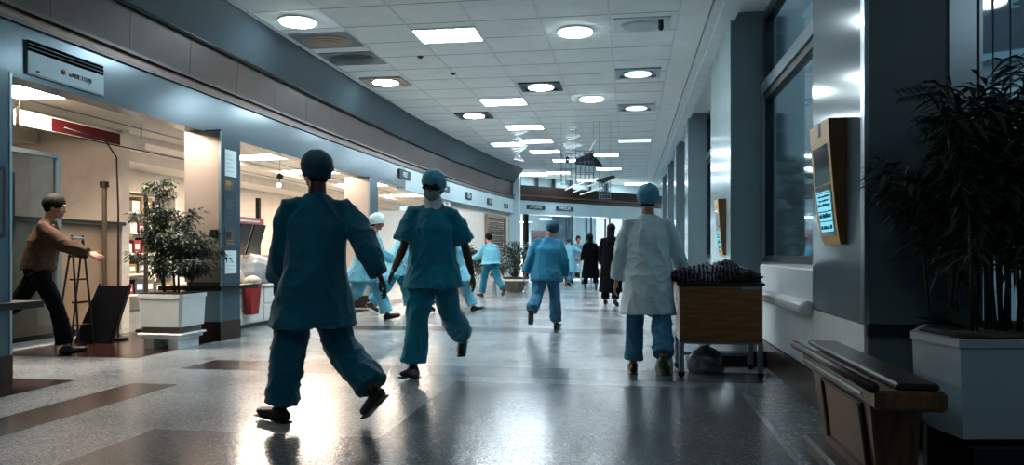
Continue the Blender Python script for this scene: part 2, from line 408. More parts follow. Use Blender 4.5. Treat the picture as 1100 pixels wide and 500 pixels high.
# right side
def pillar_right(y0, y1, z0=0, x0=1.25, name='pillar', face='walll'):
    b = MB().m('wallm').box(x0+.01, 1.80, y0, y1, z0, CE)
    b.m(face).box(x0, x0+.01, y0, y1, z0, CE-.1); b.m('metal').box(x0-.004, x0+.012, y0-.004, y0+.03, z0, CE-.1)
    if z0 == 0: b.m('base').box(x0-.006, 1.7, y0-.006, y1, 0, .23)
    return struct(name, b)
pillar_right(9.6,11.9); pillar_right(16.4,17.4); pillar_right(20.6,21.5); pillar_right(24.8,25.7); pillar_right(28.9,30)
b = MB().m('walld').box(1.27,1.66,4.24,5.4,.67,CE); b.m('panel').box(1.25,1.27,4.30,5.4,.67,CE-.1)
b.m('metal').box(1.243,1.27,4.232,4.30,.67,CE-.1); b.m('framed').box(1.262,1.272,4.30,4.315,.67,CE-.1)
struct('pillar', b)
b = MB().m('walld').box(1.27,1.66,4.26,5.4,0,.67); b.m('framed').box(1.262,1.66,4.235,4.262,.60,.665)
b.m('white').box(1.25,1.80,5.4,7.5,.23,.94,.012); b.box(1.25,1.27,4.26,5.4,.23,.66)
b.m('base').box(1.242,1.80,4.26,7.5,0,.23)
struct('wall_right', b)
b = MB().m('white').tube([(1.215,5.42,.665),(1.215,7.52,.665)], (.055,.055), 16); b.box(1.2,1.26,5.42,7.52,.63,.70); b.ell((1.215,7.52,.665),(.055,.03,.055)).ell((1.215,5.42,.665),(.055,.03,.055))
struct('trim_9', b, smooth=False)
b = MB().m('walld').box(1.62,1.80,7.5,9.6,0,.94); b.m('walld')
for y0, y1 in ((11.9,16.4),(17.4,20.6),(21.5,24.8),(25.7,28.9)): b.box(1.62,1.80,y0,y1,0,.94)
b.m('wallm').box(1.66,1.80,-3,33,CE-.08,CE+.02)
struct('wall_right_sill', b)
n = 0
for y0, y1 in ((5.4,9.6),(11.9,16.4),(17.4,20.6),(21.5,24.8),(25.7,28.9)):
    n += 1
    if n == 3: n = 4
    fr = link('window_%d' % n, None); fr['kind'] = 'structure'
    b = MB().m('framed'); X0, X1 = 1.64, 1.74
    b.box(X0,X1,y0,y1,.94,1.02); b.box(X0,X1,y0,y1,3.89,3.97); b.box(X0,X1,y0,y0+.07,1.02,3.89); b.box(X0,X1,y1-.16,y1,1.02,3.89)
    b.box(X0,X1,y0,y1,2.92,3.0)
    if n == 1: b.box(X0,X1,7.0,7.06,1.02,2.92)
    b.m('metal').box(X0-.03,X0,y0,y1,3.0,3.13); b.box(X0-.02,X0,y1-.13,y1-.07,.99,3.0); b.m('wallm').box(X0-.02,X1,y0,y1,3.13,3.15)
    obj('window_frame', b, fr)
    obj('pane', MB().m('glass').box(1.69,1.698,y0+.05,y1-.05,1.0,3.92), fr)
# window facing back down the corridor, beside the near pillar
fr = link('window_6', None); fr['kind'] = 'structure'
b = MB().m('metal').box(1.66,1.79,4.22,4.34,0,CE); b.m('framed').box(1.79,1.815,4.24,4.34,0,CE); b.m('metal').box(1.815,1.84,4.26,4.34,0,CE); b.m('framed')
b.box(1.84,5.2,4.26,4.34,0,.5).box(1.84,5.2,4.26,4.34,3.95,CE).box(1.90,1.904,4.285,4.294,.5,3.95).box(1.984,1.988,4.285,4.294,.5,3.95).box(3.2,3.3,4.26,4.34,.5,3.95)
obj('window_frame', b, fr)
obj('pane', MB().m('glass').box(1.84,5.2,4.295,4.303,.5,3.95), fr)
struct('wall_side', MB().m('walld').box(5.2,5.35,-3,4.34,0,CE))
struct('wall_end', MB().m('wallm').box(-5.2,5.35,-3.1,-3.0,0,CE))

# outside
struct('ground_outside', MB().m('ground').box(3.4,26,4.5,60,-.3,-.15))
R60 = math.radians(60)
def building(name, label, x, y0, y1, h, mainm, floors, sgn=True):
    t = thing(name, label, 'building', (x, y0, -.15)); Ld = y1-y0
    b = MB().m(mainm).box(0,6,0,Ld,0,h); b.m('bldgd').box(-.25,6.2,-.2,Ld+.2,h,h+.25); obj('facade', b, t)
    nw = int(Ld/2.2)
    for fl in range(floors):
        for i in range(nw):
            y = (i+.5)*Ld/nw; z = 1.0+fl*3.0
            p = MB().m('pane').box(-.05,.02,y-.5,y+.5,z,z+1.5); p.m('neon').box(-.09,-.05,y-.56,y+.56,z-.08,z); p.box(-.07,-.05,y-.02,y+.02,z,z+1.5); p.box(-.07,-.05,y-.5,y+.5,z+.95,z+.99)
            obj('window', p, t)
    return t
tb = building('building','pale rendered building with rows of small windows seen through corridor glazing', 9.2, 0, 6.6, 11, 'bldg', 3)
tb.location = (9.2,24,-.15); tb.rotation_euler = (0,0,PI/2)
tb = thing('building', 'outside building with dark sign wall above a pale storey, seen in the near window', 'building', (9,11,-.15), R60)
obj('lower_storey', MB().m('bldg').box(0,4,0,5,0,4.2), tb); obj('sign_wall', MB().m('bldgd').box(-.12,4,0,5,4.3,11), tb); obj('ledge', MB().m('neon').box(-.3,4,-.1,5.1,4.2,4.32), tb)
for y in (3.2,3.75,4.3):
    w_ = obj('window', MB().m('pane').box(-.02,.02,y-.16,y+.16,2.9,3.7), tb); obj('surround', MB().m('neon').box(-.05,-.02,y-.2,y+.2,2.84,2.9), w_)
for i, c_ in enumerate('SODLI'): lettering(c_, .42, 'neon', tb, (-.13,4.05,7.0-i*.58), (PI/2,0,-PI/2))
for i, c_ in enumerate('BIE'): lettering(c_, .30, 'neon', tb, (-.13,3.5,6.7-i*.8), (PI/2,0,-PI/2))
lettering('FOOD', .2, 'ink', tb, (-.02,3.7,3.95), (PI/2,0,-PI/2))
for p_, q_, l_ in (((4.6,12,5.4),(9,10.4,8.2),'pale overhead cable rising to the right outside the near window'),((3.9,10.4,5.9),(7.4,9.0,4.3),'dark overhead cable falling to the right outside the near window')):
    tag(obj('overhead_cable', MB().m('neon' if 'pale' in l_ else 'black').tube([p_, tuple((a_+b_)/2-(.1 if k_ == 2 else 0) for k_, (a_, b_) in enumerate(zip(p_, q_))), q_], .018, 6)), l_, 'cable')

# ------------------------------------------------------------------ ceiling fixtures
def round_light(lbl, x, y, on='lamp', frame=None, r=.22, grp='round ceiling lights'):
    t = thing('ceiling_light', lbl, 'ceiling light', (x,y,CE-.03), 0, grp)
    if frame:
        b = MB().m(frame); s_ = .37
        b.box(-s_,s_,-.33,-.24,.0,.03); b.box(-s_,s_,.24,.33,.0,.03); b.box(-s_,-.30,-.24,.24,.0,.03); b.box(.30,s_,-.24,.24,.0,.03); b.box(-.30,.30,-.24,.24,.024,.03)
        b.m('metal').tube([(0,0,.0),(0,0,.024)], r+.03, 28)
        obj('frame', b, t)
    else: obj('trim_ring', MB().m('grid').tube([(0,0,.005),(0,0,.03)], r+.025, 28), t)
    obj('diffuser', MB().m(on).tube([(0,0,-.008),(0,0,.0 if frame else .005)], r, 28), t)
    return t
def rect_light(lbl, x, y, on='lamp', frame='grid', z=CE, grp='rectangular ceiling lights', sx=.42, sy=.29):
    t = thing('ceiling_light', lbl, 'ceiling light', (x,y,z-.02), 0, grp)
    b = MB().m(frame); b.box(-sx-.02,sx+.02,-sy-.02,-sy,-.004,.02).box(-sx-.02,sx+.02,sy,sy+.02,-.004,.02).box(-sx-.02,-sx,-sy,sy,-.004,.02).box(sx,sx+.02,-sy,sy,-.004,.02)
    obj('frame', b, t); obj('diffuser', MB().m(on).box(-sx,sx,-sy,sy,-.002,.018), t)
    return t
round_light('bright round ceiling light nearest the brown band on the left', -4.22, 9.05)
round_light('round ceiling light glowing in a square grey frame beside the left cove', -4.2, 12.5, 'lamp', 'diffw')
round_light('bright round ceiling light in mid ceiling, nearest row', -.72, 10.05)
round_light('smaller looking round ceiling light in mid ceiling, second row', -.72, 14.45)
round_light('round ceiling light with dark square frame in mid ceiling', -1.57, 13.3, 'lamp', 'framed')
round_light('round ceiling light with dark square frame further along, left of the rectangular row', -3.33, 15.85, 'lamp', 'framed')
round_light('dimly glowing round fitting in grey frame near the right wall, first of two', .14, 12.55, 'lampdim', 'metal')
round_light('dimly glowing round fitting in grey frame near the right wall, second of two', .14, 15.5, 'lampdim', 'metal')
rect_light('large rectangular ceiling light, nearest of the rectangular row', -2.45, 9.95)
for y, l in ((14.5,'second'),(17.5,'third'),(19.7,'fourth'),(21.8,'fifth')): rect_light('rectangular ceiling light, %s in the central row' % l, -2.45, y, 'lamp' if y < 17 else 'lampfar')
rect_light('rectangular ceiling light with dark frame left of the central row', -3.3, 20.2, 'lampfar', 'framed')
for x, y, l in ((-2.0,24.0,'left far rectangular ceiling light above the gallery parapet'),(-.75,22.8,'rectangular ceiling light right of the hanging sculpture'),(-.72,26.6,'smallest far rectangular ceiling light right of the sculpture'),(-2.6,27.6,'far rectangular ceiling light in front of the gallery'),(.14,20.0,'rectangular ceiling light near right wall beyond grey fittings')):
    rect_light(l, x, y, 'lampdim' if x > 0 else 'lampfar')
for y, mm, l in ((9.95,'diffw','beige oval ceiling air diffuser nearer of the pair by the cove'),(10.95,'metal','grey oval ceiling air diffuser farther of the pair by the cove')):
    t = thing('ceiling_diffuser', l, 'air diffuser', (-4.2,y,CE-.03), 0)
    b = MB().m('gridd').box(-.42,.42,-.36,.36,.015,.03); obj('frame', b, t)
    b = MB().m(mm)
    for rr, zz in ((.36,.0),(.27,-.012),(.17,-.022)): b.tube([(0,0,zz),(0,0,zz+.02)], [(rr,rr*.8),(rr-.04,rr*.8-.04)], 30)
    obj('diffuser', b, t)
t = thing('ceiling_speaker', 'unlit oval ceiling panel with black knob near the right wall', 'ceiling speaker', (.16,9.9,CE-.03))
obj('frame', MB().m('grid').box(-.36,.36,-.30,.30,.012,.03), t); obj('cover', MB().m('diff').tube([(0,0,-.012),(0,0,.012)], [(.24,.2),(.28,.24)], 28), t)
obj('camera_dome', MB().m('black').tube([(.24,-.2,-.09),(.24,-.2,.012)], .035, 14).ell((.24,-.2,-.09),.035), t, label='black stubby knob')
for x, y, l in ((-3.15,11.0,'small black ceiling sensor nearer the left'),(-2.9,12.1,'small black ceiling sensor beside rectangular light')):
    tag(obj('smoke_detector', MB().m('black').tube([(0,0,-.03),(0,0,0)], [(.03,.03),(.05,.05)], 16), loc=(x,y,CE)), l, 'smoke detector')
for x, y, l in ((-3.33,7.0,'added unseen round ceiling light above the nearest walker'),(-.72,6.2,'added unseen round ceiling light over the hall in front of the trolley'),(-2.45,4.4,'added unseen round ceiling light over the near floor'),(-3.33,1.2,'added unseen round ceiling light at the near end, left'),(-.72,-.4,'added unseen round ceiling light at the near end, right'),(4.2,-1.06,'round ceiling light in the side bay, mirrored in the near window')):  # all but the bay lamp are unseen, added to brighten the near hall
    round_light(l, x, y, 'lampbay' if y < 0 else 'fillnear')
# shop lights
for x, y, l in ((-5.95,6.9,'large warm ceiling panel inside the first shop'),(-6.3,12.2,'warm ceiling panel inside the second shop, nearest'),(-6.6,14.6,'warm ceiling panel inside the second shop, second'),(-6.4,17.6,'warm ceiling panel deep inside the left shops'),(-6.4,21,'farthest warm ceiling panel inside the left shops')):
    rect_light(l, x, y, 'lampw', 'whitew', 2.75, 'warm shop ceiling panels', .6, .32)

for x, y, z, l in ((-2.9,29.0,2.40,'added bright ceiling panel inside the far glazed shop, left'),(-1.5,31.0,2.40,'added bright ceiling panel inside the far glazed shop, middle'),(-.3,33.2,2.40,'added bright ceiling panel inside the far glazed shop, right'),(-4.6,31.6,2.40,'added bright ceiling panel deep inside the far shop'),(-3.6,28.0,CE,'added gallery ceiling panel, left'),(-1.6,30.6,CE,'added gallery ceiling panel, middle'),(.3,32.6,CE,'added gallery ceiling panel, right')):  # panels added to brighten the far shop and the gallery above it
    rect_light(l, x, y, 'lamp' if z < 3 else 'fillgal', 'grid', z, 'added far shop and gallery ceiling panels', .5, .5)
# ------------------------------------------------------------------ signs
t = thing('vent_panel', 'blue fascia panel with black louvre slots, round emblem and small lettering', 'sign', (-5.0,0,0))
b = MB().m('vent').box(0,.02,5.53,6.45,2.555,2.84); b.m('framed').box(.018,.022,5.53,6.45,2.562,2.567).box(.018,.022,5.53,5.536,2.56,2.84); obj('panel', b, t)
for k in range(3): obj('louvre', MB().m('slot').box(.012,.026,5.53,6.44,2.752+k*.032,2.776+k*.032), t)
e = MB().m('redd').tube([(.018,5.93,2.662),(.024,5.93,2.662)], .024, 20); e.m('ink').tube([(.018,5.94,2.658),(.026,5.94,2.658)], .015, 16); e.m('gold').tube([(.018,5.922,2.674),(.027,5.922,2.674)], .008, 12); obj('emblem', e, t)
lettering('eABIE I LUJI', .058, 'ink', t, (.022,6.14,2.656), (PI/2,0,PI/2)); lettering('OIB', .025, 'ink', t, (.022,5.64,2.595), (PI/2,0,PI/2))
def onpath(y):
    for i in range(len(PATH)-1):
        (xa,ya),(xb,yb) = PATH[i], PATH[i+1]
        if ya <= y <= yb: return xa+(xb-xa)*(y-ya)/(yb-ya), math.atan2(yb-ya, xb-xa)
def fascia_sign(txt, y, wdt, z, lbl, hgt=.15):
    x, a = onpath(y); t = thing('hanging_sign' if False else 'fascia_sign', lbl, 'sign', (x+.012,y,z), a)
    obj('plate', MB().m('ink').box(-wdt/2,wdt/2,-.02,.0,-hgt/2,hgt/2), t); lettering(txt, hgt*.8, 'paper', t, (0,-.0215,0), (PI/2,0,0))
fascia_sign('HEIT', 15.9, .75, 2.78, 'grey plate sign left of the masked person on the curved fascia', .2)
fascia_sign('BCEN', 18.9, .8, 2.73, 'small dark lettered sign right of the masked person')
fascia_sign('CID', 21.1, .55, 2.7, 'square dark sign at the bend of the white fascia', .2)
fascia_sign('TR', 23.3, .5, 2.68, 'short two letter sign on the white fascia before the column', .2)
fascia_sign('DD', 25.1, .4, 2.66, 'tiny pale grey sign beside the white column', .15)
fa = math.atan2(5.1,4.35)
for tt, s_, l in ((.14,'ATGARE','dark lettered sign on far white fascia, nearest the column'),(.36,'PIRESUM','dark lettered sign on far white fascia, above the blue gowned person')):
    t = thing('fascia_sign', l, 'sign', (-4.0+4.35*tt+.02,26.3+5.1*tt-.02,2.72), fa)
    obj('plate', MB().m('ink').box(-.45,.45,-.02,0,-.08,.08), t); lettering(s_, .16, 'paper', t, (0,-.0215,0), (PI/2,0,0))
t = thing('wall_poster', 'pink and red poster panel behind the far shop glass', 'poster', (-3.25,27.9,1.3), fa)
b = MB().m('poster').box(-.5,.5,-.02,.02,-.75,.6); obj('sheet', b, t)
b = MB().m('red'); 
for k in range(6): b.box(-.42,.1+.05*(k%3),-.03,-.02,-.6+k*.18,-.54+k*.18)
b.m('ink').box(.2,.42,-.03,-.02,.1,.45); obj('print', b, t)
t = thing('hanging_board', 'small pale red square sign hanging in the far glazed shop', 'sign', (-1.95,29.9,2.05), fa)
obj('plate', MB().m('pinkish').box(-.22,.22,-.02,0,-.16,.16), t)
obj('hanger', MB().m('wire').tube([(-.15,-.01,.16),(-.15,-.01,.45)], .006, 6).tube([(.15,-.01,.16),(.15,-.01,.45)], .006, 6), t)
t = thing('roller_shutter', 'brown slatted roller shutter in the cream wall', 'shutter', (-4.3,0,0))
x_, a_ = onpath(24.3)
t.location = (x_-.1+.02, 24.4, 0); t.rotation_euler = (0,0,a_)
b = MB().m('shutter')
for k in range(16): b.tube([(-.95,-.0,1.0+k*.075),(.95,-.0,1.0+k*.075)], (.02,.033), 8)
obj('curtain', b, t); obj('frame', MB().m('creamd').box(-1.0,-.95,-.03,.05,.95,2.25).box(.95,1.0,-.03,.05,.95,2.25).box(-1,1,-.03,.05,2.2,2.3), t)

# ------------------------------------------------------------------ kiosks
def kiosk():
    t = thing('wall_kiosk', 'honey wood wall information screen with lit lower display on steel pillar', 'wall terminal', (1.25,4.58,1.10), 0)
    def prof(z):   # depth out of the wall at height z (0..0.74)
        s = z/.74; return .035+.07*(s**.7)
    H = .74; N = 14
    def wid(z):
        s = z/H; return .45 if s > .2 else .45-.10*(1-s/.2)**2
    b = MB().m('kioskf'); vs = []; fs = []
    for i in range(N+1):
        z = H*i/N; d = prof(z); wy = wid(z); ww = .45
        vs += [(0,0,z),(-d,0.0,z),(-d,wy,z),(0,wy,z)]
    for i in range(N):
        a = i*4
        fs += [(a+1,a+2,a+6,a+5)]
    fs += [(0,1,2,3),(N*4+3,N*4+2,N*4+1,N*4)]
    b.add(vs, fs)
    b.m('woodkiosk'); b.add(vs, [(i*4,i*4+1,i*4+5,i*4+4) for i in range(N)]+[(i*4+2,i*4+3,i*4+7,i*4+6) for i in range(N)])
    obj('housing', b, t)
    def scr(mn, z0, z1, y0, y1, off):
        q = MB().m(mn); vs = []; fs = []; n = 8
        for i in range(n+1):
            z = z0+(z1-z0)*i/n; d = prof(z)+off; k = (1-(z-.03)/.2)*.05 if z < .2 else 0
            vs += [(-d,y0,z),(-d,y1-max(0,k),z)]
        fs = [(i*2,i*2+1,i*2+3,i*2+2) for i in range(n)]; q.add(vs, fs); return q
    obj('screen', scr('screen', .37,.60,.055,.40,.002), t, label='dark upper screen')
    s2 = scr('screen', .05,.36,.045,.41,.002); s2o = obj('screen', s2, t, label='lit lower screen')
    obj('display', scr('lit', .08,.325,.07,.385,.004), s2o)
    q = MB().m('litd')
    for z0, z1, y0, y1 in ((.315,.318,.07,.38),(.20,.206,.07,.38),(.14,.145,.07,.37)):
        q.box(-prof(z0)-.007,-prof(z0)-.003,y0,y1,z0,z1)
    random.seed(3)
    for row, (z0, hh) in enumerate(((.29,.012),(.265,.012),(.235,.018),(.165,.03),(.095,.03))):
        y = .09
        while y < .34:
            l = random.uniform(.01,.04); q.box(-prof(z0)-.008,-prof(z0)-.003,y,y+l,z0,z0+hh*random.uniform(.6,1)); y += l+random.uniform(.008,.02)
    obj('readout', q, s2o)
    obj('clip', MB().m('paper').box(-prof(.72)-.004,-prof(.72)-.001,.20,.24,.66,.741), t)
    return t
k1 = kiosk()
dup(k1, (1.25,10.05,1.02), label='smaller looking wooden wall screen above the cloth covered cart')

# ------------------------------------------------------------------ cart with laundry
t = thing('trolley', 'walnut fronted trolley with steel legs holding crumpled cloths', 'trolley', (.40,6.42,0))
obj('front_panel', MB().m('woodcart').box(.02,.69,-.012,.012,.30,.775,.004), t)
b = MB().m('woodcart').box(.02,.04,.012,.55,.30,.775).box(.67,.69,.012,.55,.30,.775).box(.04,.67,.53,.55,.30,.775).box(.04,.67,.012,.53,.30,.32); obj('body', b, t)
obj('top', MB().m('binrim').box(.0,.71,-.02,.57,.775,.80,.006), t)
for x in (.035,.675):
    for y in (.02,.53): 
        l = obj('leg', MB().m('metal').box(x-.022,x+.022,y-.022,y+.022,.05,.302), t)
        obj('foot', MB().m('black').tube([(x,y-.012,.03),(x,y+.012,.03)], .03, 14), l)
obj('crossbar', MB().m('metal').box(.04,.67,.52,.54,.12,.15), t); obj('crossbar', MB().m('metal').box(.04,.67,.0,.02,.285,.302), t)
obj('name_plate', MB().m('cloth4').box(.52,.665,-.018,-.012,.745,.768), t, label='pale blue strip label')
# (bottle crate under)
t = thing('plastic_sack', 'clear wrinkled plastic sack on the floor under the wooden trolley', 'plastic sack', (.66,6.72,0))
def blob(r, seed, amp, freq, m, res=3, flat=True):
    import bmesh
    bm = bmesh.new(); bmesh.ops.create_icosphere(bm, subdivisions=res, radius=1)
    for v in bm.verts:
        n = noise.fractal(v.co*freq+Vector((seed,0,0)), 1., 2., 4); rg = 1-abs(noise.noise(v.co*freq*1.7+Vector((seed*3,2,0))))*1.6
        v.co = v.co*(1+amp*n+amp*.5*rg); v.co = Vector((v.co.x*r[0], v.co.y*r[1], v.co.z*r[2]))
        if flat and v.co.z < -r[2]*.55: v.co.z = -r[2]*.55
    me = bpy.data.meshes.new('blob'); bm.to_mesh(me); bm.free(); me.materials.append(M[m])
    me.polygons.foreach_set('use_smooth', [True]*len(me.polygons)); return me
M['clear'] = mat('clear plastic', (.35,.40,.43), .15, metal=.3, alpha=.8)
o = link('sack', blob((.15,.12,.14), 4, .2, 2.2, 'clear'), t, (0,0,.08)); 
obj('knot', MB().m('clear').tube([(0,0,.18),(.01,0,.23),(.04,.01,.27)], [.035,.012,.03], 10), t, True)
tag(link('storage_crate', MB().m('black').box(-.3,.3,-.25,.25,0,.12,.01).box(-.31,.31,-.26,.26,.12,.145,.006).mesh('crate'), None, (.98,7.35,0)), 'low black crate on the floor behind the trolley', 'crate')
# cloths piled on the trolley
spec = [('cloth1',.50,6.62,.15,.18,.055,'dark plum cloth at left of the trolley top'),('cloth3',.62,6.80,.2,.16,.05,'black cloth lying flat under the striped ones'),
 ('cloth2',.62,6.60,.13,.13,.07,'grey and white striped bundle at the middle of the trolley'),('cloth1',.82,6.66,.13,.16,.085,'plum streaked heap forming the top of the trolley pile'),
 ('cloth4',.95,6.78,.11,.12,.06,'pale blue folded cloth at the right of the trolley'),('cloth3',.98,6.58,.11,.13,.05,'dark green bundle on the right corner of the trolley')]
for i, (mm, x, y, rx, ry, rz, l) in enumerate(spec):
    rz *= 1.25
    tag(link('folded_cloth', blob((rx,ry,rz), i*5.3, .36, 3.6, mm, 4), None, (x,y,.803+rz*.55)), l, 'cloth')
for i in range(5):
    y = 6.50+.02*i; pts = [(.72+.028*i+.04*s-.05, y-.03+.02*math.sin(s*2), .875+.06*math.sin(min(1,s)*PI*.9)) for s in (0,.2,.4,.6,.8,1.)]
    tag(obj('cloth_strip', MB().m('cloth2').tube(pts, (.012,.005), 6), smooth=True), 'pale stripe band folded across the plum heap', 'cloth strip', 'pale bands on the plum heap')
# wheel thing / white bag at left of trolley
t = thing('carrier_bag', 'small white carrier bag with looped handles beside the trolley leg', 'bag', (.30,6.55,0))
link('bag', blob((.075,.06,.13), 9, .12, 2, 'whitew'), t, (0,0,.072))
obj('handle', MB().m('whitew').tube([(-.05,0,.18),(-.045,0,.28),(0,0,.34),(.045,0,.28),(.05,0,.18)], .009, 8), t, True)

# ------------------------------------------------------------------ brown litter cabinet (bottom right)
t = thing('litter_bin', 'brown wooden litter cabinet with dark handrails beside the white planter', 'litter bin', (0,0,0))
P4 = [(.98,3.02),(1.22,3.02),(1.22,4.16),(.98,4.16)]; P4t = [(.93,2.98),(1.22,2.98),(1.22,4.16),(.93,4.16)]
obj('body', MB().m('brownbin').frustum([(.98,3.16),(1.12,3.16),(1.12,3.98),(.98,3.98)], .10, [(.93,3.10),(1.12,3.10),(1.12,4.02),(.93,4.02)], .47), t)
obj('base', MB().m('black').box(.90,1.14,3.10,4.12,.02,.10,.015), t)
b = MB().m('binlight'); b.add([(.962,3.22,.17),(.962,3.80,.17),(.931,3.80,.43),(.931,3.22,.43)], [(0,1,2,3)]); 
b.m('binrim'); 
b.tube([(.958,3.21,.16),(.926,3.21,.44)], .010, 6); b.tube([(.958,3.81,.16),(.926,3.81,.44)], .010, 6)
for (ya,yb,za,zb) in ((3.20,3.82,.43,.445),(3.20,3.82,.155,.17)):
    xa = .962-.031*((za-.17)/.26); b.box(xa-.008, xa+.02, ya, yb, za, zb)
obj('inset_panel', b, t, label='tan inset front panel')
obj('lid', MB().m('brownbin').box(.89,1.14,2.90,4.06,.47,.545,.012), t)
r_ = MB().m('binrim').tube([(.865,2.84,.565),(.865,4.14,.565)], (.02,.02), 12); r_.tube([(.865,3.1,.56),(.92,3.1,.53)], .012, 8).tube([(.865,3.95,.56),(.92,3.95,.53)], .012, 8); obj('handrail', r_, t, True)
r_ = MB().m('binrim').box(.97,1.12,2.92,4.3,.545,.57,.008); obj('top_board', r_, t)
r_ = MB().m('metal').box(.885,.892,3.06,4.04,.50,.512); obj('edge_strip', r_, t)
for y in (3.2,3.95): obj('caster', MB().m('black').tube([(1.02,y-.012,.02),(1.02,y+.012,.02)], .022, 14).tube([(1.10,y-.012,.02),(1.10,y+.012,.02)], .022, 14), t)
t = thing('plinth', 'low dark kerb plinth carrying the white planter', 'plinth', (0,0,0))
obj('block', MB().m('black').prism([(1.30,3.08),(2.5,3.27),(2.5,4.15),(1.5,4.15),(1.27,3.45)],0,.30), t)
obj('edge_trim', MB().m('framed').prism([(1.29,3.07),(2.5,3.26),(2.5,3.28),(1.30,3.09)],.03,.05), t)

# ------------------------------------------------------------------ plants
def leafquad(mb, p, d, up, L, W, droop=.3):
    d = d.normalized(); s = d.cross(up)
    if s.length < 1e-3: s = Vector((1,0,0))
    s.normalize(); n = s.cross(d)
    p1 = p+d*L*.45+n*0; p2 = p+d*L - Vector((0,0,1))*L*droop
    fold = n*(-W*.25)
    mb.add([p, p1+s*W/2-fold*0, p2, p1-s*W/2, p1+fold], [(0,1,4),(1,2,4),(2,3,4),(3,0,4)])
def rnd(a=1.): return random.uniform(-a, a)
random.seed(21)
t = thing('potted_fig', 'bushy dark green fig in a white box planter by the left pillar', 'potted plant', (-5.03,7.62,0))
stand = MB().m('white').box(-.22,.22,-.24,.24,.11,.15,.008); stand.box(-.20,-.10,-.2,.2,0,.11).box(.08,.19,-.2,.2,0,.11).box(-.1,.08,-.02,.02,.03,.07)
obj('stand', stand, t); 
obj('saucer', MB().m('white').box(-.27,.26,-.25,.25,.15,.175,.01), t)
obj('pot_foot', MB().m('tan2').box(-.225,.215,-.21,.21,.175,.245), t)
pot = MB().m('white'); sq = lambda a,b: [(-a+.03,-b),(a-.03,-b),(a,-b+.03),(a,b-.03),(a-.03,b),(-a+.03,b),(-a,b-.03),(-a,-b+.03)]
pot.frustum(sq(.247,.237), .245, sq(.262,.25), .56); pot.frustum(sq(.27,.258), .56, sq(.27,.258), .60)
obj('pot', pot, t); obj('soil', MB().m('soil').box(-.25,.25,-.235,.235,.59,.612), t)
st = MB().m('stem'); fo = MB(); tips = []
for cxy, top, sp in (((-.16,.0),1.86,.27),((-.02,.06),1.55,.30),((.14,-.02),1.30,.30),((.24,.05),1.12,.22),((-.22,.05),1.35,.24)):
    base = Vector((cxy[0]*.6,cxy[1],.60)); apex = Vector((cxy[0]*1.2,cxy[1],top))
    st.tube([base, base.lerp(apex,.4)+Vector((rnd(.03),rnd(.03),0)), base.lerp(apex,.75)+Vector((rnd(.04),rnd(.04),0)), apex], [.014,.011,.008,.004], 7)
    for i in range(17):
        s = random.uniform(.3,1.); p = base.lerp(apex, s); q = p+Vector((rnd(sp),rnd(sp),random.uniform(-.03,.16)))*(1.1-.25*s)
        st.tube([p, p.lerp(q,.5)+Vector((0,0,.03)), q], [.005,.004,.002], 5); tips.append((p,q))
for p, q in tips:
    for j in range(62):
        s = random.uniform(.2,1.1); b_ = p.lerp(q, s)+Vector((rnd(.06),rnd(.06),rnd(.06)))
        d = (q-p).normalized()*.5+Vector((rnd(1),rnd(1),random.uniform(-.8,.25)))
        fo.m(random.choice(('leaf','leaf','leafd','leafm'))); leafquad(fo, b_, d, Vector((rnd(.5),rnd(.5),1)), random.uniform(.05,.085), random.uniform(.02,.03))
obj('stems', st, t, True); obj('foliage', fo, t)

random.seed(5)
t = thing('potted_palm', 'large dark bamboo palm in a pale faceted planter in front of the window', 'potted plant', (0,0,.30))
def octo(i): return [(1.275+i,3.14+i),(2.40-i,3.32+i),(2.40-i,4.02-i),(1.50+i,4.02-i),(1.36+i,3.75),(1.215+i,3.47+i*.3)]
pot = MB().m('potgrey').frustum(octo(.015), .02, octo(0), .38); pot.m('potgrey').frustum(octo(-.008), .38, octo(-.008), .41); obj('pot', pot, t)
obj('soil', MB().m('soil').prism(octo(.03), .405, .418), t)
st = MB().m('stemg'); fo = MB()
for i in range(64):
    bx, by = random.uniform(1.42,2.2), random.uniform(3.42,3.9); an = random.uniform(0,2*PI); rr = random.uniform(.05,.38)
    hgt = random.uniform(.55,1.12)*(1.0 if bx < 1.9 else 1.15); tip = Vector((bx+rr*math.cos(an)-.1, min(4.12,by+rr*.6*math.sin(an)), .42+hgt))
    p0 = Vector((bx,by,.41)); mid = p0.lerp(tip,.55)+Vector(((p0.x-tip.x)*.35,0,.12)); pts = [p0, p0.lerp(mid,.5)+Vector((0,0,.06)), mid, mid.lerp(tip,.5)+Vector((0,0,.04)), tip]
    st.tube(pts, [.008,.007,.006,.004,.002], 6)
    for j in range(120):
        s = random.uniform(.16,1.)**.8; k = s*4; ii = min(3,int(k)); p = pts[ii].lerp(pts[ii+1], k-ii)
        d = Vector((math.cos(an)*.4+rnd(.9), math.sin(an)*.3+rnd(.7), random.uniform(-.35,.5)))
        p = p+Vector((rnd(.05),rnd(.05),rnd(.05)))
        if p.y > 4.12: continue
        if p.y+d.normalized().y*.14 > 4.2: d.y = -abs(d.y)
        fo.m(random.choice(('leafd','leafd','leaf'))); leafquad(fo, p, d, Vector((rnd(.4),rnd(.4),1)), random.uniform(.09,.17), random.uniform(.018,.03), .35)
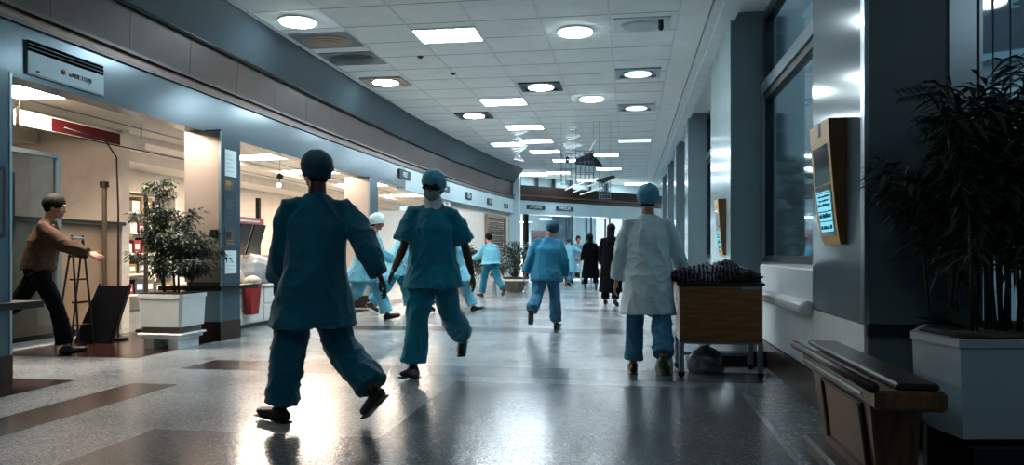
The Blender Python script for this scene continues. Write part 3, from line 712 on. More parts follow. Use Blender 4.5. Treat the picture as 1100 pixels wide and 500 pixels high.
# one long arching frond with paired leaflets towards the pillar
def frond(pts, n, L, Wd):
    st.tube(pts, [.006]*(len(pts)-1)+[.002], 6); m_ = len(pts)-1
    for j in range(n):
        s = .25+.75*j/(n-1); k = s*m_; ii = min(m_-1,int(k)); p = Vector(pts[ii]).lerp(Vector(pts[ii+1]), k-ii); ax = (Vector(pts[ii+1])-Vector(pts[ii])).normalized()
        for sg in (-1,1):
            d = ax*.6+Vector((0,sg*.35,.25+sg*.5)); fo.m('leafd'); leafquad(fo, p, d, Vector((.2,-1,.4)), L*(1-.35*s), Wd, .15)
frond([(1.62,3.5,.6),(1.5,3.45,1.0),(1.36,3.4,1.28),(1.24,3.36,1.42),(1.13,3.32,1.40)], 13, .10, .022)
frond([(1.6,3.6,.8),(1.45,3.5,1.15),(1.33,3.45,1.3),(1.24,3.4,1.28)], 10, .10, .022)
frond([(1.7,3.4,.8),(1.66,3.3,1.4),(1.75,3.25,1.62),(1.95,3.2,1.66),(2.1,3.2,1.6)], 14, .14, .022)
for i in range(12):   # spiky rosette low at the rim
    an = PI*.6+i*.11+rnd(.1); d = Vector((math.cos(an)-.2, -.25+rnd(.2), random.uniform(.15,.9)))
    fo.m('leafd'); leafquad(fo, Vector((1.40,3.35,.43)), d, Vector((0,-1,.5)), random.uniform(.16,.26), .035, .12)
obj('canes', st, t, True); obj('foliage', fo, t)

random.seed(17); t = thing('reflection_tree', 'small dark tree outside standing in for a plant reflection in the tall corridor window', 'tree', (3.9,16.5,-.15))  # tree added to stand in for a plant reflection in the glass
st = MB().m('bark').tube([(0,0,0),(.03,0,.9),(0,.05,1.8)], [.09,.07,.04], 10); fo = MB()
for i in range(70):
    q = Vector((rnd(.75),rnd(.75),random.uniform(1.0,3.1))); st.tube([(0,0,1.1+rnd(.3)), q], [.02,.005], 5)
    for j in range(40): fo.m(random.choice(('leafd','leaf'))); leafquad(fo, q+Vector((rnd(.2),rnd(.2),rnd(.2))), Vector((rnd(),rnd(),rnd())), Vector((0,0,1)), .13, .06)
obj('trunk', st, t); obj('foliage', fo, t)
def pbush(name, lbl, x, y, s, seed):
    random.seed(seed); t = thing(name, lbl, 'potted plant', (x,y,0))
    obj('pot', MB().m('tan2').tube([(0,0,.0),(0,0,.06),(0,0,.36),(0,0,.40)], [.16*s,.18*s,.24*s,.26*s], 16), t)
    st = MB().m('stem'); fo = MB()
    for i in range(30):
        a = rnd(PI); e = random.uniform(.1,1.4); q = Vector((math.cos(a)*math.cos(e)*.38*s, math.sin(a)*math.cos(e)*.38*s, .42+.55*s*math.sin(e)+.1)); st.tube([(0,0,.36), q*.5+Vector((0,0,.25)), q], [.012,.008,.003], 5)
        for j in range(40):
            fo.m(random.choice(('leaf','leafd','leafm'))); leafquad(fo, q+Vector((rnd(.13),rnd(.13),rnd(.13)))*s, Vector((rnd(),rnd(),rnd())), Vector((0,0,1)), .10, .045)
    obj('stems', st, t); obj('foliage', fo, t); return t
pbush('potted_shrub', 'round dark potted shrub between the pale blue walker and the stout blue gowned person', -3.05, 19.9, 1.35, 3)
pbush('potted_shrub', 'round dark potted shrub by the white post, left of the pale blue walker', -4.15, 18.6, 1.1, 8)
t = thing('plant_bench', 'low pale slatted bench beneath the far potted shrubs', 'bench', (-2.9,18.75,0))
b = MB().m('whitew')
for k in range(4): b.box(-.6,.6,-.16+k*.09,-.1+k*.09,.34,.37)
obj('seat', b, t)
for x in (-.5,.5): obj('leg', MB().m('metal').box(x-.02,x+.02,-.14,-.10,0,.34).box(x-.02,x+.02,.12,.16,0,.34), t)

# ------------------------------------------------------------------ first shop
t = thing('service_counter', 'high beige panelled reception counter with dark top', 'counter', (-7.35,5.0,0))
b = MB().m('creamd').box(0,.45,0,4.25,.08,1.42); b.m('bandd')
for k in range(6): b.box(.45,.465,.15+k*.75,.17+k*.75,.08,1.42)
obj('body', b, t); obj('counter_top', MB().m('black').box(-.1,.53,-.05,4.28,1.42,1.47,.01), t); obj('plinth', MB().m('black').box(.02,.42,.02,4.2,0,.08), t)
t = thing('glass_screen', 'tall glass screen in a bright metal frame behind the running person', 'glass screen', (-6.7,6.2,0))
b = MB().m('metal').box(-.03,.03,0,.05,0,2.22).box(-.03,.03,1.65,1.72,0,2.22).box(-.03,.03,.05,1.65,2.17,2.22).box(-.03,.03,.05,1.65,.0,.05); obj('frame', b, t)
obj('pane', MB().m('glass').box(-.004,.004,.05,1.65,.05,2.17), t)
t = thing('banner_sign', 'long white and maroon sign hanging across the first shop', 'sign', (-6.4,0,0))
obj('board', MB().m('cream').box(-.02,.02,6.95,9.05,2.41,2.57), t); obj('red_field', MB().m('redd').box(.02,.028,7.42,8.55,2.42,2.56), t, label='maroon half')
obj('edge', MB().m('bandd').box(.02,.03,6.93,6.97,2.38,2.60).box(.02,.03,6.93,10.4,2.395,2.41), t)
for y in (7.0,9.0): obj('hanger', MB().m('bandd').tube([(0,y,2.57),(0,y,2.75)], .008, 6), t)
t = thing('picture', 'small dark framed picture on the cream wall behind the counter', 'picture', (-9.04,0,0))
obj('frame', MB().m('bandd').box(0,.03,10.9,11.3,1.75,2.0), t); 
t.location = (-9.04,-2.6,.0)
obj('print', MB().m('ink').box(.03,.034,10.94,11.26,1.79,1.96), t)
t = thing('step_ladder', 'narrow black folding ladder standing against the counter', 'ladder', (-6.1,7.62,0), PI/2)
for x in (-.12,.12):
    obj('leg', MB().m('black').tube([(x,0,0),(x*.7,.12,1.25)], .012, 8), t); obj('leg', MB().m('black').tube([(x,.3,0),(x*.7,.12,1.2)], .011, 8), t)
for k in range(4): obj('step', MB().m('black').box(-.11,.11,.015+k*.026,.075+k*.026,.22+k*.26,.24+k*.26), t)
obj('hinge', MB().m('metal').tube([(-.1,.12,1.22),(.1,.12,1.22)], .015, 8), t)
t = thing('display_board', 'dark padded board leaning beside the potted fig', 'board', (-6.25,7.8,0), -.2)
b = MB().m('dark'); b.add([(-.2,0,0),(.35,0,0),(.35,.06,0),(-.2,.06,0),(-.05,.2,.66),(.42,.2,.66),(.42,.26,.66),(-.05,.26,.66)], [(0,3,2,1),(4,5,6,7),(0,1,5,4),(1,2,6,5),(2,3,7,6),(3,0,4,7)]); obj('panel', b, t)
b = MB().m('black'); b.tube([(-.2,.03,0),(-.05,.23,.68)], .015, 8).tube([(.35,.03,0),(.42,.23,.68)], .015, 8); obj('frame', b, t)
for y, l in ((9.2,'dark post with round finial behind the fig, left one'),(10.0,'dark post with round finial behind the fig, right one')):
    t = thing('barrier_post', l, 'post', (-6.4,y-.9,0)); obj('pole', MB().m('stem').tube([(0,0,0),(0,0,1.86)], .028, 12), t); obj('finial', MB().m('bandd').tube([(0,0,1.86),(0,0,1.93)], .055, 14), t); obj('foot', MB().m('black').tube([(0,0,0),(0,0,.03)], .13, 18), t)
t = thing('wall_lamp_arm', 'curved black wire arm arching over the fig', 'wire arm', (0,0,0))
obj('arm', MB().m('black').tube([(-6.1,8.15,0),(-6.1,8.15,1.6),(-6.1,8.12,2.2),(-6.12,7.95,2.38),(-6.2,7.4,2.44)], .011, 8), t, True); obj('foot', MB().m('black').tube([(-6.1,8.15,0),(-6.1,8.15,.03)], .12, 18), t)
t = thing('wall_mounted_screen', 'dark screen mounted at the edge of the near left pillar', 'monitor', (-5.12,5.30,1.35))
obj('bezel', MB().m('black').box(-.17,.2,.0,.03,-.2,.25), t); obj('screen', MB().m('ink').box(-.15,.18,.03,.032,-.18,.23), t)
t.location = (-5.1,5.285,1.45)
t = thing('wall_display', 'blue tinted panel fixed on the near left pillar', 'panel', (-4.895,4.7,1.45)); obj('frame', MB().m('framed').box(0,.015,0,.5,-.28,.28), t); obj('sheet', MB().m('soffit').box(.015,.018,.03,.47,-.25,.25), t)

# notices on the second left pillar
def notice(lbl, y0, y1, z0, z1, cols, cat='notice'):
    t = thing('notice', lbl, cat, (-4.798,y0,z0)); w_, h_ = y1-y0, z1-z0
    obj('sheet', MB().m(cols[0]).box(0,.004,0,w_,0,h_), t); random.seed(int(z0*100)); b = MB().m(cols[1])
    k = 0; z = h_*.82
    while z > h_*.12:
        b.box(.004,.006,w_*.12,w_*random.uniform(.5,.88),z-h_*.05,z); z -= h_*.15
    if len(cols) > 2: b.m(cols[2]).box(.005,.007,w_*.15,w_*.6,h_*.45,h_*.8)
    obj('print', b, t)
notice('pale sheet in a clear holder, topmost on the left pillar', 8.30,8.56,1.98,2.30,('paper','fasciafar'))
notice('ochre and black strip notice under the clear holder', 8.27,8.52,1.80,1.95,('ink','gold','gold'))
notice('dark blue printed notice in the middle of the pillar', 8.27,8.56,1.42,1.76,('fascia','ink','ink'))
notice('small dark and ochre card below the blue notice', 8.30,8.53,1.12,1.36,('ink','gold','black'))
notice('tall pale sheet lowest on the left pillar', 8.30,8.56,.80,1.08,('paper','fasciafar'))
t = thing('wall_switch', 'small black switch box at the edge of the left pillar', 'switch', (-4.86,8.19,1.28)); obj('box', MB().m('black').box(-.05,.03,-.03,.01,-.05,.05,.006), t); obj('button', MB().m('framed').box(-.03,.01,-.036,-.03,-.02,.02), t)

# ------------------------------------------------------------------ second shop
t = thing('drawer_cabinet', 'white low drawer cabinet just past the left pillar', 'cabinet', (-5.75,9.06,0))
obj('body', MB().m('whitew').box(0,.5,0,4.4,.06,.57), t); obj('cabinet_top', MB().m('white').box(-.02,.55,-.02,4.42,.57,.60,.006), t); obj('plinth', MB().m('base').box(.02,.46,.02,4.35,0,.06), t)
for k in range(4):
    for z0, z1 in ((.08,.30),(.32,.55)):
        d = obj('drawer', MB().m('whitew').box(.5,.515,.03+k*1.04,1.0+k*1.04,z0,z1,.004), t); obj('handle', MB().m('metal').box(.515,.53,.4+k*1.04,.62+k*1.04,z1-.06,z1-.045), d)
for i, (x,y,r,mm,l) in enumerate(((-5.5,9.5,(.22,.30,.17),'bag','cream bundle in plastic lying on the white cabinet'),(-5.48,10.3,(.22,.48,.26),'bagg','large grey wrinkled plastic bundle on the cabinet'),(-5.5,11.5,(.22,.5,.2),'bagg','long grey plastic bundle at the far end of the cabinet'),(-5.6,9.02+.75,(.13,.16,.12),'bag','small cream bundle on top of the cabinet heap'))):
    tag(link('plastic_bundle', blob(r, i*7.1+2, .18, 2.3, mm, 4), None, (x,y,.60+r[2]*.55+(.22 if i == 3 else 0))), l, 'bundle')
t = thing('waste_pouch', 'tapered red pouch hanging on the front of the white cabinet', 'waste pouch', (-5.16,9.62,0))
obj('pouch', MB().m('red').frustum([(-.05,-.10),(.05,-.10),(.05,.10),(-.05,.10)], .20, [(-.06,-.15),(.07,-.15),(.07,.15),(-.06,.15)], .62), t)
o_ = link('bag_liner', blob((.09,.17,.07), 31, .2, 3, 'bag'), t, (0,0,.66)); obj('tag', MB().m('ink').box(.07,.08,-.07,.05,.60,.66), t)
t = thing('display_rack', 'rack of dark slanted menu screens with a red and white header', 'display rack', (-6.0,9.7,0))
for k in range(4):
    y = k*.42; b = MB().m('black'); b.add([(0,y,1.02),(.03,y,1.02),(.17,y+.02,1.50),(.14,y+.02,1.50),(0,y+.36,1.02),(.03,y+.36,1.02),(.17,y+.38,1.50),(.14,y+.38,1.50)], [(0,1,2,3),(7,6,5,4),(1,5,6,2),(0,3,7,4),(3,2,6,7),(0,4,5,1)]); s_ = obj('screen', b, t)
    b = MB().m('tan'); b.box(.0,.02,y+.37,y+.40,.95,1.5); obj('bracket', b, s_)
obj('header', MB().m('pinkish').box(.1,.2,.5,1.5,1.50,1.60), t); obj('header_text', MB().m('paper').box(.2,.204,.6,1.35,1.53,1.56), t)
obj('post', MB().m('stem').box(-.05,-.0,-.05,0,0,1.7), t); obj('post', MB().m('black').box(-.05,.0,1.7,1.78,0,1.95), t); obj('rail', MB().m('metal').box(-.04,-.01,-.03,1.75,.93,.97), t)
t = thing('shelf_unit', 'tall cream shelving against the wall of the second shop', 'shelving', (-8.9,10,0))
for a_, b_ in ((0,.04),(1.46,1.54),(2.96,3.0)): obj('upright', MB().m('whitew').box(0,.4,a_,b_,0,2.2), t)
for k in range(6): obj('shelf', MB().m('whitew').box(0,.42,0,3.0,.3+k*.36,.33+k*.36), t)
random.seed(4); bc = []
for k in range(5):
    y = .1
    while y < 2.75:
        w_ = random.uniform(.14,.32); h_ = random.uniform(.14,.28)
        if not (1.42 < y+w_ and y < 1.58): 
            bb = MB().m(random.choice(('cream','red','ink','whitew','tan2','gold'))).box(.05,.35,0,w_,0,h_); bb.m('paper').box(.35,.352,w_*.2,w_*.8,h_*.3,h_*.7)
            tag(obj('storage_box', bb, loc=(-8.9,10+y,.33+k*.36)), 'small packaged box on the shop shelving', 'box', 'boxes on the shop shelving')
        y += w_+random.uniform(.02,.12)
t = thing('pendant_lamp', 'small black ball pendant with a tiny bulb in the second shop', 'pendant lamp', (-5.5,11.15,0))
obj('cord', MB().m('black').tube([(0,0,2.27),(0,0,2.75)], .004, 6), t); obj('lamp_shade', MB().m('black').ell((0,0,2.27),.055), t, True); obj('bulb', MB().m('bulb').ell((0.0,-.03,2.13),.035), t, True); obj('stem', MB().m('black').tube([(0,0,2.23),(0,-.03,2.16)], .006, 6), t)

# ------------------------------------------------------------------ hanging sculpture
random.seed(12)
t = thing('hanging_mobile', 'hanging wire sculpture with acrylic spiral and dark wings under the ceiling', 'hanging sculpture', (-1.3,17,0))
b = MB().m('rod')
for k in range(24):
    z = 3.93-k*.034; r = .09+.14*math.sin(min(1,k/18)*PI*.55); a = k*.5
    b.tube([(r*math.cos(a)*1.0+0.03,-r*math.sin(a),z),(.03-r*math.cos(a),r*math.sin(a),z+.012)], .012, 6)
obj('spiral', b, t)
b = MB().m('wire')
def wbox(b, x0,x1,y0,y1,z0,z1, r=.006, nx=3, nz=4):
    for y in (y0,y1):
        for i in range(nx+1): x = x0+(x1-x0)*i/nx; b.tube([(x,y,z0),(x,y,z1)], r, 5)
        for i in range(nz+1): z = z0+(z1-z0)*i/nz; b.tube([(x0,y,z),(x1,y,z)], r, 5)
    for x in (x0,x1):
        for z in (z0,z1): b.tube([(x,y0,z),(x,y1,z)], r, 5)
wbox(b, -.24,.10,-.15,.15,2.62,3.30); wbox(b, .10,.50,-.15,.15,2.62,3.35,.007,4,3); wbox(b, .62,.88,-.1,.1,2.28,2.72,.005,4,5)
for x in (-.24,.1,.5,.62,.88): b.tube([(x,0,2.7 if x < .55 else 2.72),(x,0,CE)], .003, 5)
obj('wire_frame', b, t)
b = MB().m('framed'); b.add([(.08,-.05,3.18),(.45,-.2,3.14),(.72,0,3.02),(.45,.2,3.14),(.08,.05,3.18),(.1,0,3.10),(.5,0,3.02),(.45,0,3.34)], [(0,1,7),(1,2,7),(2,3,7),(3,4,7),(0,5,6,1),(1,6,2),(2,6,3),(3,6,5,4),(0,7,4,5)]); b.tube([(.08,0,3.12),(.7,0,3.02)], [.05,.02], 8)
obj('wing', b, t)
b = MB().m('framed'); b.add([(.5,-.04,2.70),(.95,-.12,2.80),(1.0,0,2.76),(.95,.12,2.80),(.5,.04,2.70),(.7,0,2.62)], [(0,1,2,3,4),(0,5,1),(1,5,2),(2,5,3),(3,5,4),(4,5,0)]); obj('wing', b, t); obj('bead', MB().m('framed').ell((-.1,0,3.18),(.05,.05,.08)), t, True)
for (p,q) in (((.38,-.1,3.3),(.56,-.1,3.62)),((.05,-.2,2.42),(.55,-.1,2.62)),((-.05,-.15,2.52),(.35,-.2,2.66)),((.2,-.2,2.36),(.7,-.15,2.52)),((-.15,.1,2.5),(.1,-.15,2.6))):
    obj('rod', MB().m('rod').tube([p,q], .016, 8), t)
obj('crossbar', MB().m('wire').tube([(-.3,0,3.30),(.9,0,3.30)], .01, 6), t); obj('cord', MB().m('wire').tube([(.02,0,3.3),(.02,0,CE)], .004, 5), t)
t = thing('hanging_spiral', 'acrylic rod spiral hanging left of the wire sculpture', 'hanging sculpture', (-2.45,16.6,0))
b = MB().m('rod')
for k in range(16):
    z = 3.80-k*.045; r = .26-.008*k; a = .3+k*.35; b.tube([(r*math.cos(a),-r*math.sin(a),z),(-r*math.cos(a),r*math.sin(a),z+.03)], .010, 6)
obj('spiral', b, t); obj('wire', MB().m('wire').tube([(0,0,3.0),(0,0,CE)], .004, 5), t)

# ------------------------------------------------------------------ people
def remeshed(mb, voxel, smooth=4):
    me = mb.mesh('tmp'); o = bpy.data.objects.new('tmp', me); C.objects.link(o)
    r = o.modifiers.new('r', 'REMESH'); r.mode = 'VOXEL'; r.voxel_size = voxel; r.use_smooth_shade = True
    s = o.modifiers.new('s', 'SMOOTH'); s.factor = .5; s.iterations = smooth
    dg = bpy.context.evaluated_depsgraph_get(); out = bpy.data.meshes.new_from_object(o.evaluated_get(dg))
    bpy.data.objects.remove(o); bpy.data.meshes.remove(me); out.materials.clear()
    out.polygons.foreach_set('use_smooth', [True]*len(out.polygons))
    return out
def fold(me, amp, sc, seed, zs=.35, diag=0.):
    ns = [v.normal.copy() for v in me.vertices]; S5 = Vector((seed*1.7,seed*.9,seed*.3))
    for v, n in zip(me.vertices, ns):
        p = v.co; w = Vector((noise.noise(p*3+S5), noise.noise(p*3+S5+Vector((7,1,3))), noise.noise(p*3+S5+Vector((2,9,4)))))*.10
        q = p+w; q1 = Vector((q.x*sc, q.y*sc, q.z*sc*zs+q.x*diag*sc))+S5
        a = (1-abs(noise.noise(q1))*2)**3 if abs(noise.noise(q1)) < .5 else 0
        q2 = Vector((q.x*sc*1.3+q.z*sc*.9, q.y*sc*1.3, q.z*sc*1.5-q.x*diag*sc))+S5*2
        b = max(0, 1-abs(noise.noise(q2))*2.4)**3
        c = noise.noise(p*2.6+S5)
        v.co = p+n*amp*(a*.75+b*.55*(.5+c)-.35+c*.45)
    me.update()

def rotx(a): return Matrix.Rotation(a, 3, 'X')
def roty(a): return Matrix.Rotation(a, 3, 'Y')
def rotz(a): return Matrix.Rotation(a, 3, 'Z')
R_ = math.radians

def person(label, loc, rz, H=1.75, lean=(4,0), twist=0, legs=((20,5),(-20,30)), arms=((20,8,15),(-20,8,15)), head=(0,0,0), hem=.55, flare=.03, bulk=1.,
           sleeve='short', top='teal', pants='teal', wide=1., skin='skin', cap='capb', shoes='shoe', face=False, voxel=.007, cv=.013, foldamp=.018,
           seed=0, mask=None, goggles=False, scarf=None, diag=.3, armorder=None, apron=None, legab=(4,4), coatname='tunic', longhair=False, footp=None):
    k = H/1.76
    t = thing('person', label, 'person', loc, rz)
    up = Vector((0,0,1)); pelvis = Vector((0,0,.94))
    J = {}
    for i, s in enumerate((-1,1)):
        a, kb = legs[i]; ab = R_(legab[i])
        hip = pelvis+Vector((s*.09,0,-.03)); d = Vector((s*math.sin(ab), math.sin(R_(a)), -math.cos(R_(a)))).normalized()
        knee = hip+d*.43; a2 = a-kb; d2 = Vector((s*math.sin(ab)*.5, math.sin(R_(a2)), -math.cos(R_(a2)))).normalized(); ank = knee+d2*.41
        fp = footp[i] if footp else None
        if fp is None: fp = min(10, a2*.6) if a2 > 0 else a2*.75
        fd = Vector((s*.12, math.cos(R_(fp)), math.sin(R_(fp)))).normalized(); fu = Vector((0,-math.sin(R_(fp)),math.cos(R_(fp))))
        toe = ank+fd*.17-fu*.06; heel = ank-fd*.06-fu*.065
        J[s] = [hip, knee, ank, toe, heel, fd, fu, d, d2]
    zmin = min(min(J[s][3].z, J[s][4].z) for s in (-1,1))-.02
    off = Vector((0,0,-zmin))
    pelvis = pelvis+off
    for s in (-1,1):
        for q in range(5): J[s][q] = J[s][q]+off
    Rt = rotz(R_(twist)) @ roty(R_(lean[1])) @ rotx(-R_(lean[0]))
    chestup = Rt @ up; right = Rt @ Vector((1,0,0)); fw = Rt @ Vector((0,1,0))
    Pt = lambda x,y,z: pelvis + Rt @ Vector((x,y,z))
    waistp = pelvis+(Rt @ Vector((0,0,.18)))*.9+Vector((0,0,.02))
    neck = Pt(0,-.005,.51); headR = Rt @ rotz(R_(head[2])) @ roty(R_(head[1])) @ rotx(-R_(head[0])); hc = neck+Rt @ Vector((0,.0,.015))+headR @ Vector((0,.03,.128))
    body = MB(); ctr = [pelvis+Vector((0,0,-.08)), pelvis, waistp, Pt(0,.01,.33), Pt(0,0,.45), neck]
    body.tube(ctr, [(.13,.10),(.155,.115),(.13,.10),(.155,.115),(.13,.085),(.055,.055)], 18, ref=[(0,1,0),(0,1,0),fw,fw,fw,fw])
    body.tube([neck-chestup*.04, neck+Rt @ Vector((0,.0,.06)), hc-headR @ Vector((0,.01,.04))], [.062,.054,.055], 14)
    # head
    body.ell(hc+headR @ Vector((0,-.008,.025)), (.074,.095,.088), headR); body.ell(hc+headR @ Vector((0,.028,-.035)), (.058,.062,.078), headR)
    body.ell(hc+headR @ Vector((0,.062,-.085)), (.030,.026,.024), headR, 10, 8)
    body.ell(hc+headR @ Vector((0,.098,-.02)), (.013,.018,.024), headR, 10, 8); body.ell(hc+headR @ Vector((0,.078,.028)), (.050,.018,.012), headR, 10, 8)
    for s in (-1,1):
        body.ell(hc+headR @ Vector((s*.075,-.005,-.01)), (.009,.02,.032), headR, 10, 8)
        body.ell(hc+headR @ Vector((s*.040,.062,-.028)), (.022,.02,.02), headR, 10, 8)
    top_m = MB(); slv = []
    A = {}
    for i, s in enumerate((-1,1)):
        fa_, ab_, el_ = arms[i]
        sh = Pt(s*.17,0,.425); base = Vector((s*math.sin(R_(ab_)), math.sin(R_(fa_))*math.cos(R_(ab_)), -math.cos(R_(fa_))*math.cos(R_(ab_)))).normalized(); d = Rt @ base
        fe = fa_+el_; ab2 = ab_*.8; d2 = Rt @ Vector((s*math.sin(R_(ab2)), math.sin(R_(fe))*math.cos(R_(ab2)), -math.cos(R_(fe))*math.cos(R_(ab2)))).normalized()
        el = sh+d*.29; wr = el+d2*.25; A[s] = (sh, el, wr, d, d2)
        body.tube([Pt(s*.08,0,.43), sh, sh+d*.12, el, el+d2*.08, wr], [.05,.05,.047,.036,.038,.025], 14)
        # hand
        S = (fw-d2*fw.dot(d2)).normalized(); N = d2.cross(S)*(1 if (d2.cross(S)).dot(right)*s < 0 else -1)
        body.tube([wr-d2*.01, wr+d2*.03, wr+d2*.07, wr+d2*.095], [(.014,.024),(.015,.036),(.014,.042),(.011,.040)], 12, ref=tuple(S))
        for fi, (o_, Lf) in enumerate(((.031,.072),(.011,.08),(-.009,.075),(-.029,.06))):
            p = wr+d2*.085+S*o_; pts = [p]; cur = 22+6*fi
            an = cur*.5
            for sg in (.45,.32,.23):
                dd = d2*math.cos(R_(an))+N*math.sin(R_(an))+S*(o_*1.2); pts.append(pts[-1]+dd*Lf*sg); an += cur
            body.tube(pts, [.0098,.0092,.0085,.0068], 8)
        p = wr+d2*.025+S*.03; q = p+(d2*.55+S*.72+N*.25).normalized()*.04; body.tube([p-d2*.01-S*.01, p, q, q+(d2*.85+S*.3+N*.35).normalized()*.032], [.014,.013,.011,.009], 8)
        # sleeve
        b_ = bulk
        if sleeve == 'short':
            top_m.tube([Pt(s*.07,0,.425), sh, sh+d*.12, sh+d*.25], [(.062,.07),.066,(.074*b_,.074*b_),(.088*b_,.086*b_)], 16)
        else:
            top_m.tube([Pt(s*.07,0,.425), sh, sh+d*.12, el, el+d2*.1, wr-d2*.01], [(.062,.07),.066,.07*b_,.064*b_,.066*b_,.052*b_], 16)
    for s in (-1,1):
        hip, knee, ank = J[s][:3]
        body.tube([pelvis+Vector((s*.07,0,.02)), hip, hip.lerp(knee,.4), knee, knee.lerp(ank,.35), ank, ank-J[s][6]*.03], [.08,.085,.078,.053,.053,.034,.036], 14)
    me = remeshed(body, voxel, 3); me.materials.append(M[skin]); link('body', me, t)
    # trousers
    pn = MB(); pn.tube([pelvis+Vector((0,0,.10)), pelvis+Vector((0,0,0)), pelvis+Vector((0,0,-.09))], [(.15,.12),(.17,.14),(.15,.12)], 18)
    for s in (-1,1):
        hip, knee, ank = J[s][:3]; w_ = wide
        pn.tube([hip+Vector((0,0,.06)), hip.lerp(knee,.25), hip.lerp(knee,.65), knee, knee.lerp(ank,.45), ank.lerp(knee,.08)-J[s][5]*.01], [.09,.102,.085*w_,.075*w_,.078*w_,.082*w_], 16)
    pm = remeshed(pn, cv, 3); fold(pm, foldamp, 7, seed+3, .7, 1.1); pm.materials.append(M[pants]); link('trousers', pm, t)
    # top
    rings = [(neck+chestup*.0,(.072,.068),fw),(Pt(0,-.005,.475),(.11,.08),fw),(Pt(0,.0,.415),(.158,.11),fw),(Pt(0,.01,.30),(.175*bulk,.135*bulk),fw),(waistp,(.165*bulk,.135*bulk),fw),(pelvis+Vector((0,0,.0)),(.185*bulk,.15*bulk),Vector((0,1,0)))]
    zh = hem/k; nn = 4; z0 = pelvis.z; mid = (J[-1][1]+J[1][1])/2
    for q in range(1, nn+1):
        s = q/nn; z = z0+(zh-z0)*s; c_ = Vector((0, mid.y*.5*s, z)); rings.append((c_, ((.185+flare*s)*bulk,(.155+flare*1.2*s)*bulk), Vector((0,1,0))))
    top_m.tube([r[0] for r in rings], [r[1] for r in rings], 24, ref=[tuple(r[2]) for r in rings])
    for s in (-1,1):
        hip, knee, ank = J[s][:3]; line = [hip]; 
        tt = (hip.z-zh)/max(.01,(hip.z-knee.z)); 
        if tt <= 1: line += [hip.lerp(knee, max(.05,tt))]
        else: line += [knee, knee.lerp(ank, min(.9,(knee.z-zh)/max(.01,knee.z-ank.z)))]
        top_m.tube(line, [.10]+[.105*bulk]*(len(line)-1), 14)
    tm = remeshed(top_m, cv, 3); fold(tm, foldamp, 6, seed, .3, diag); tm.materials.append(M[top]); tp = link(coatname, tm, t)
    if apron:   # pocket, label, yoke seam
        pc = MB().m(apron); 
    # shoes
    for s in (-1,1):
        hip, knee, ank, toe, heel, fd, fu = J[s][:7]
        sm = MB(); c0 = ank-fu*.045
        sm.tube([c0-fd*.075, c0-fd*.05, c0+fd*.02, c0+fd*.09, c0+fd*.155, c0+fd*.19], [(.025,.028),(.036,.045),(.042,.050),(.047,.036),(.044,.028),(.025,.018)], 14, ref=tuple(fu))
        sm.tube([ank+fu*.01, ank-fu*.05], [.044,.042], 12)
        sh_ = remeshed(sm, .008, 3); sh_.materials.append(M[shoes]); so = link('shoe', sh_, t)
        sl = MB().m('black'); sl.tube([c0-fd*.08-fu*.035, c0+fd*.19-fu*.03], [(.036,.008),(.040,.008)], 12, ref=tuple(fu)); obj('sole', sl, so)
    # head wear
    hp = lambda x,y,z: hc+headR @ Vector((x,y,z))
    if cap:
        cR = headR @ rotx(R_(22)); cb = MB(); cb.ell(hp(0,-.020,.040), (.104,.125,.108), cR, 32, 18, zmin=-.55)
        cm = cb.mesh('cap', True)
        for v in cm.vertices:
            n_ = v.normal; v.co = v.co+n_*.006*noise.noise(v.co*38)+n_*.004*math.sin(60*math.atan2(v.co.x-hc.x, v.co.y-hc.y))*.5
        cm.materials.append(M[cap]); co = link('surgical_cap', cm, t); obj('hair', MB().m('hair').ell(hp(0,-.05,-.035), (.066,.052,.055), headR, 18, 12), t, True)
        bd = MB().m(cap); n_ = 32; bd.tube([hp(0,-.02,.04)+cR @ Vector((.104*math.cos(2*PI*i/n_)*.84, .125*math.sin(2*PI*i/n_)*.84, -.108*.55)) for i in range(n_+1)], .007, 6, cap=False); obj('band', bd, co, True)
    else:
        hm = MB(); hm.ell(hp(0,-.025,.035), (.094,.112,.102), headR @ rotx(R_(18)), 24, 14, zmin=-.6); 
        if longhair: hm.tube([hp(0,-.03,.05), hp(0,-.06,-.05), hp(0,-.07,-.18), hp(0,-.06,-.28)], [(.085,.07),(.09,.06),(.085,.05),(.06,.03)], 16, ref=tuple(headR @ Vector((0,1,0))))
        else: hm.ell(hp(0,-.05,-.03), (.07,.055,.05), headR, 16, 10)
        mm_ = remeshed(hm, .01, 2); mm_.materials.append(M['hair']); link('hair', mm_, t)
    if face:
        for s in (-1,1): obj('eye', MB().m('eye').ell(hp(s*.030,.072,.006), (.013,.011,.009), headR, 12, 8), t, True); 
        for s in (-1,1): obj('pupil', MB().m('black').ell(hp(s*.030,.0825,.006), (.005,.003,.005), headR, 10, 6), t, True)
        if not mask: obj('mouth', MB().m('lip').ell(hp(0,.083,-.062), (.022,.010,.007), headR, 12, 8), t, True)
    if mask:
        mk = MB().m(mask); mk.ell(hp(0,.048,-.052), (.066,.066,.056), headR, 20, 12); mo = obj('face_mask', mk, t, True)
        [obj('ear_loop', MB().m('mask').tube([hp(e_*.064,.05,-.03), hp(e_*.078,.02,-.01), hp(e_*.08,-.01,0)], .003, 5), mo) for e_ in (-1,1)]
    if goggles:
        gg = MB().m('screen'); gg.tube([hp(-.082,.02,.008),hp(-.068,.06,.008),hp(-.035,.092,.008),hp(0,.100,.006),hp(.035,.092,.008),hp(.068,.06,.008),hp(.082,.02,.008)], [(.010,.020),(.010,.026),(.012,.028),(.012,.022),(.012,.028),(.010,.026),(.010,.020)], 12, ref=tuple(headR @ Vector((0,0,1)))); obj('goggles', gg, t, True)
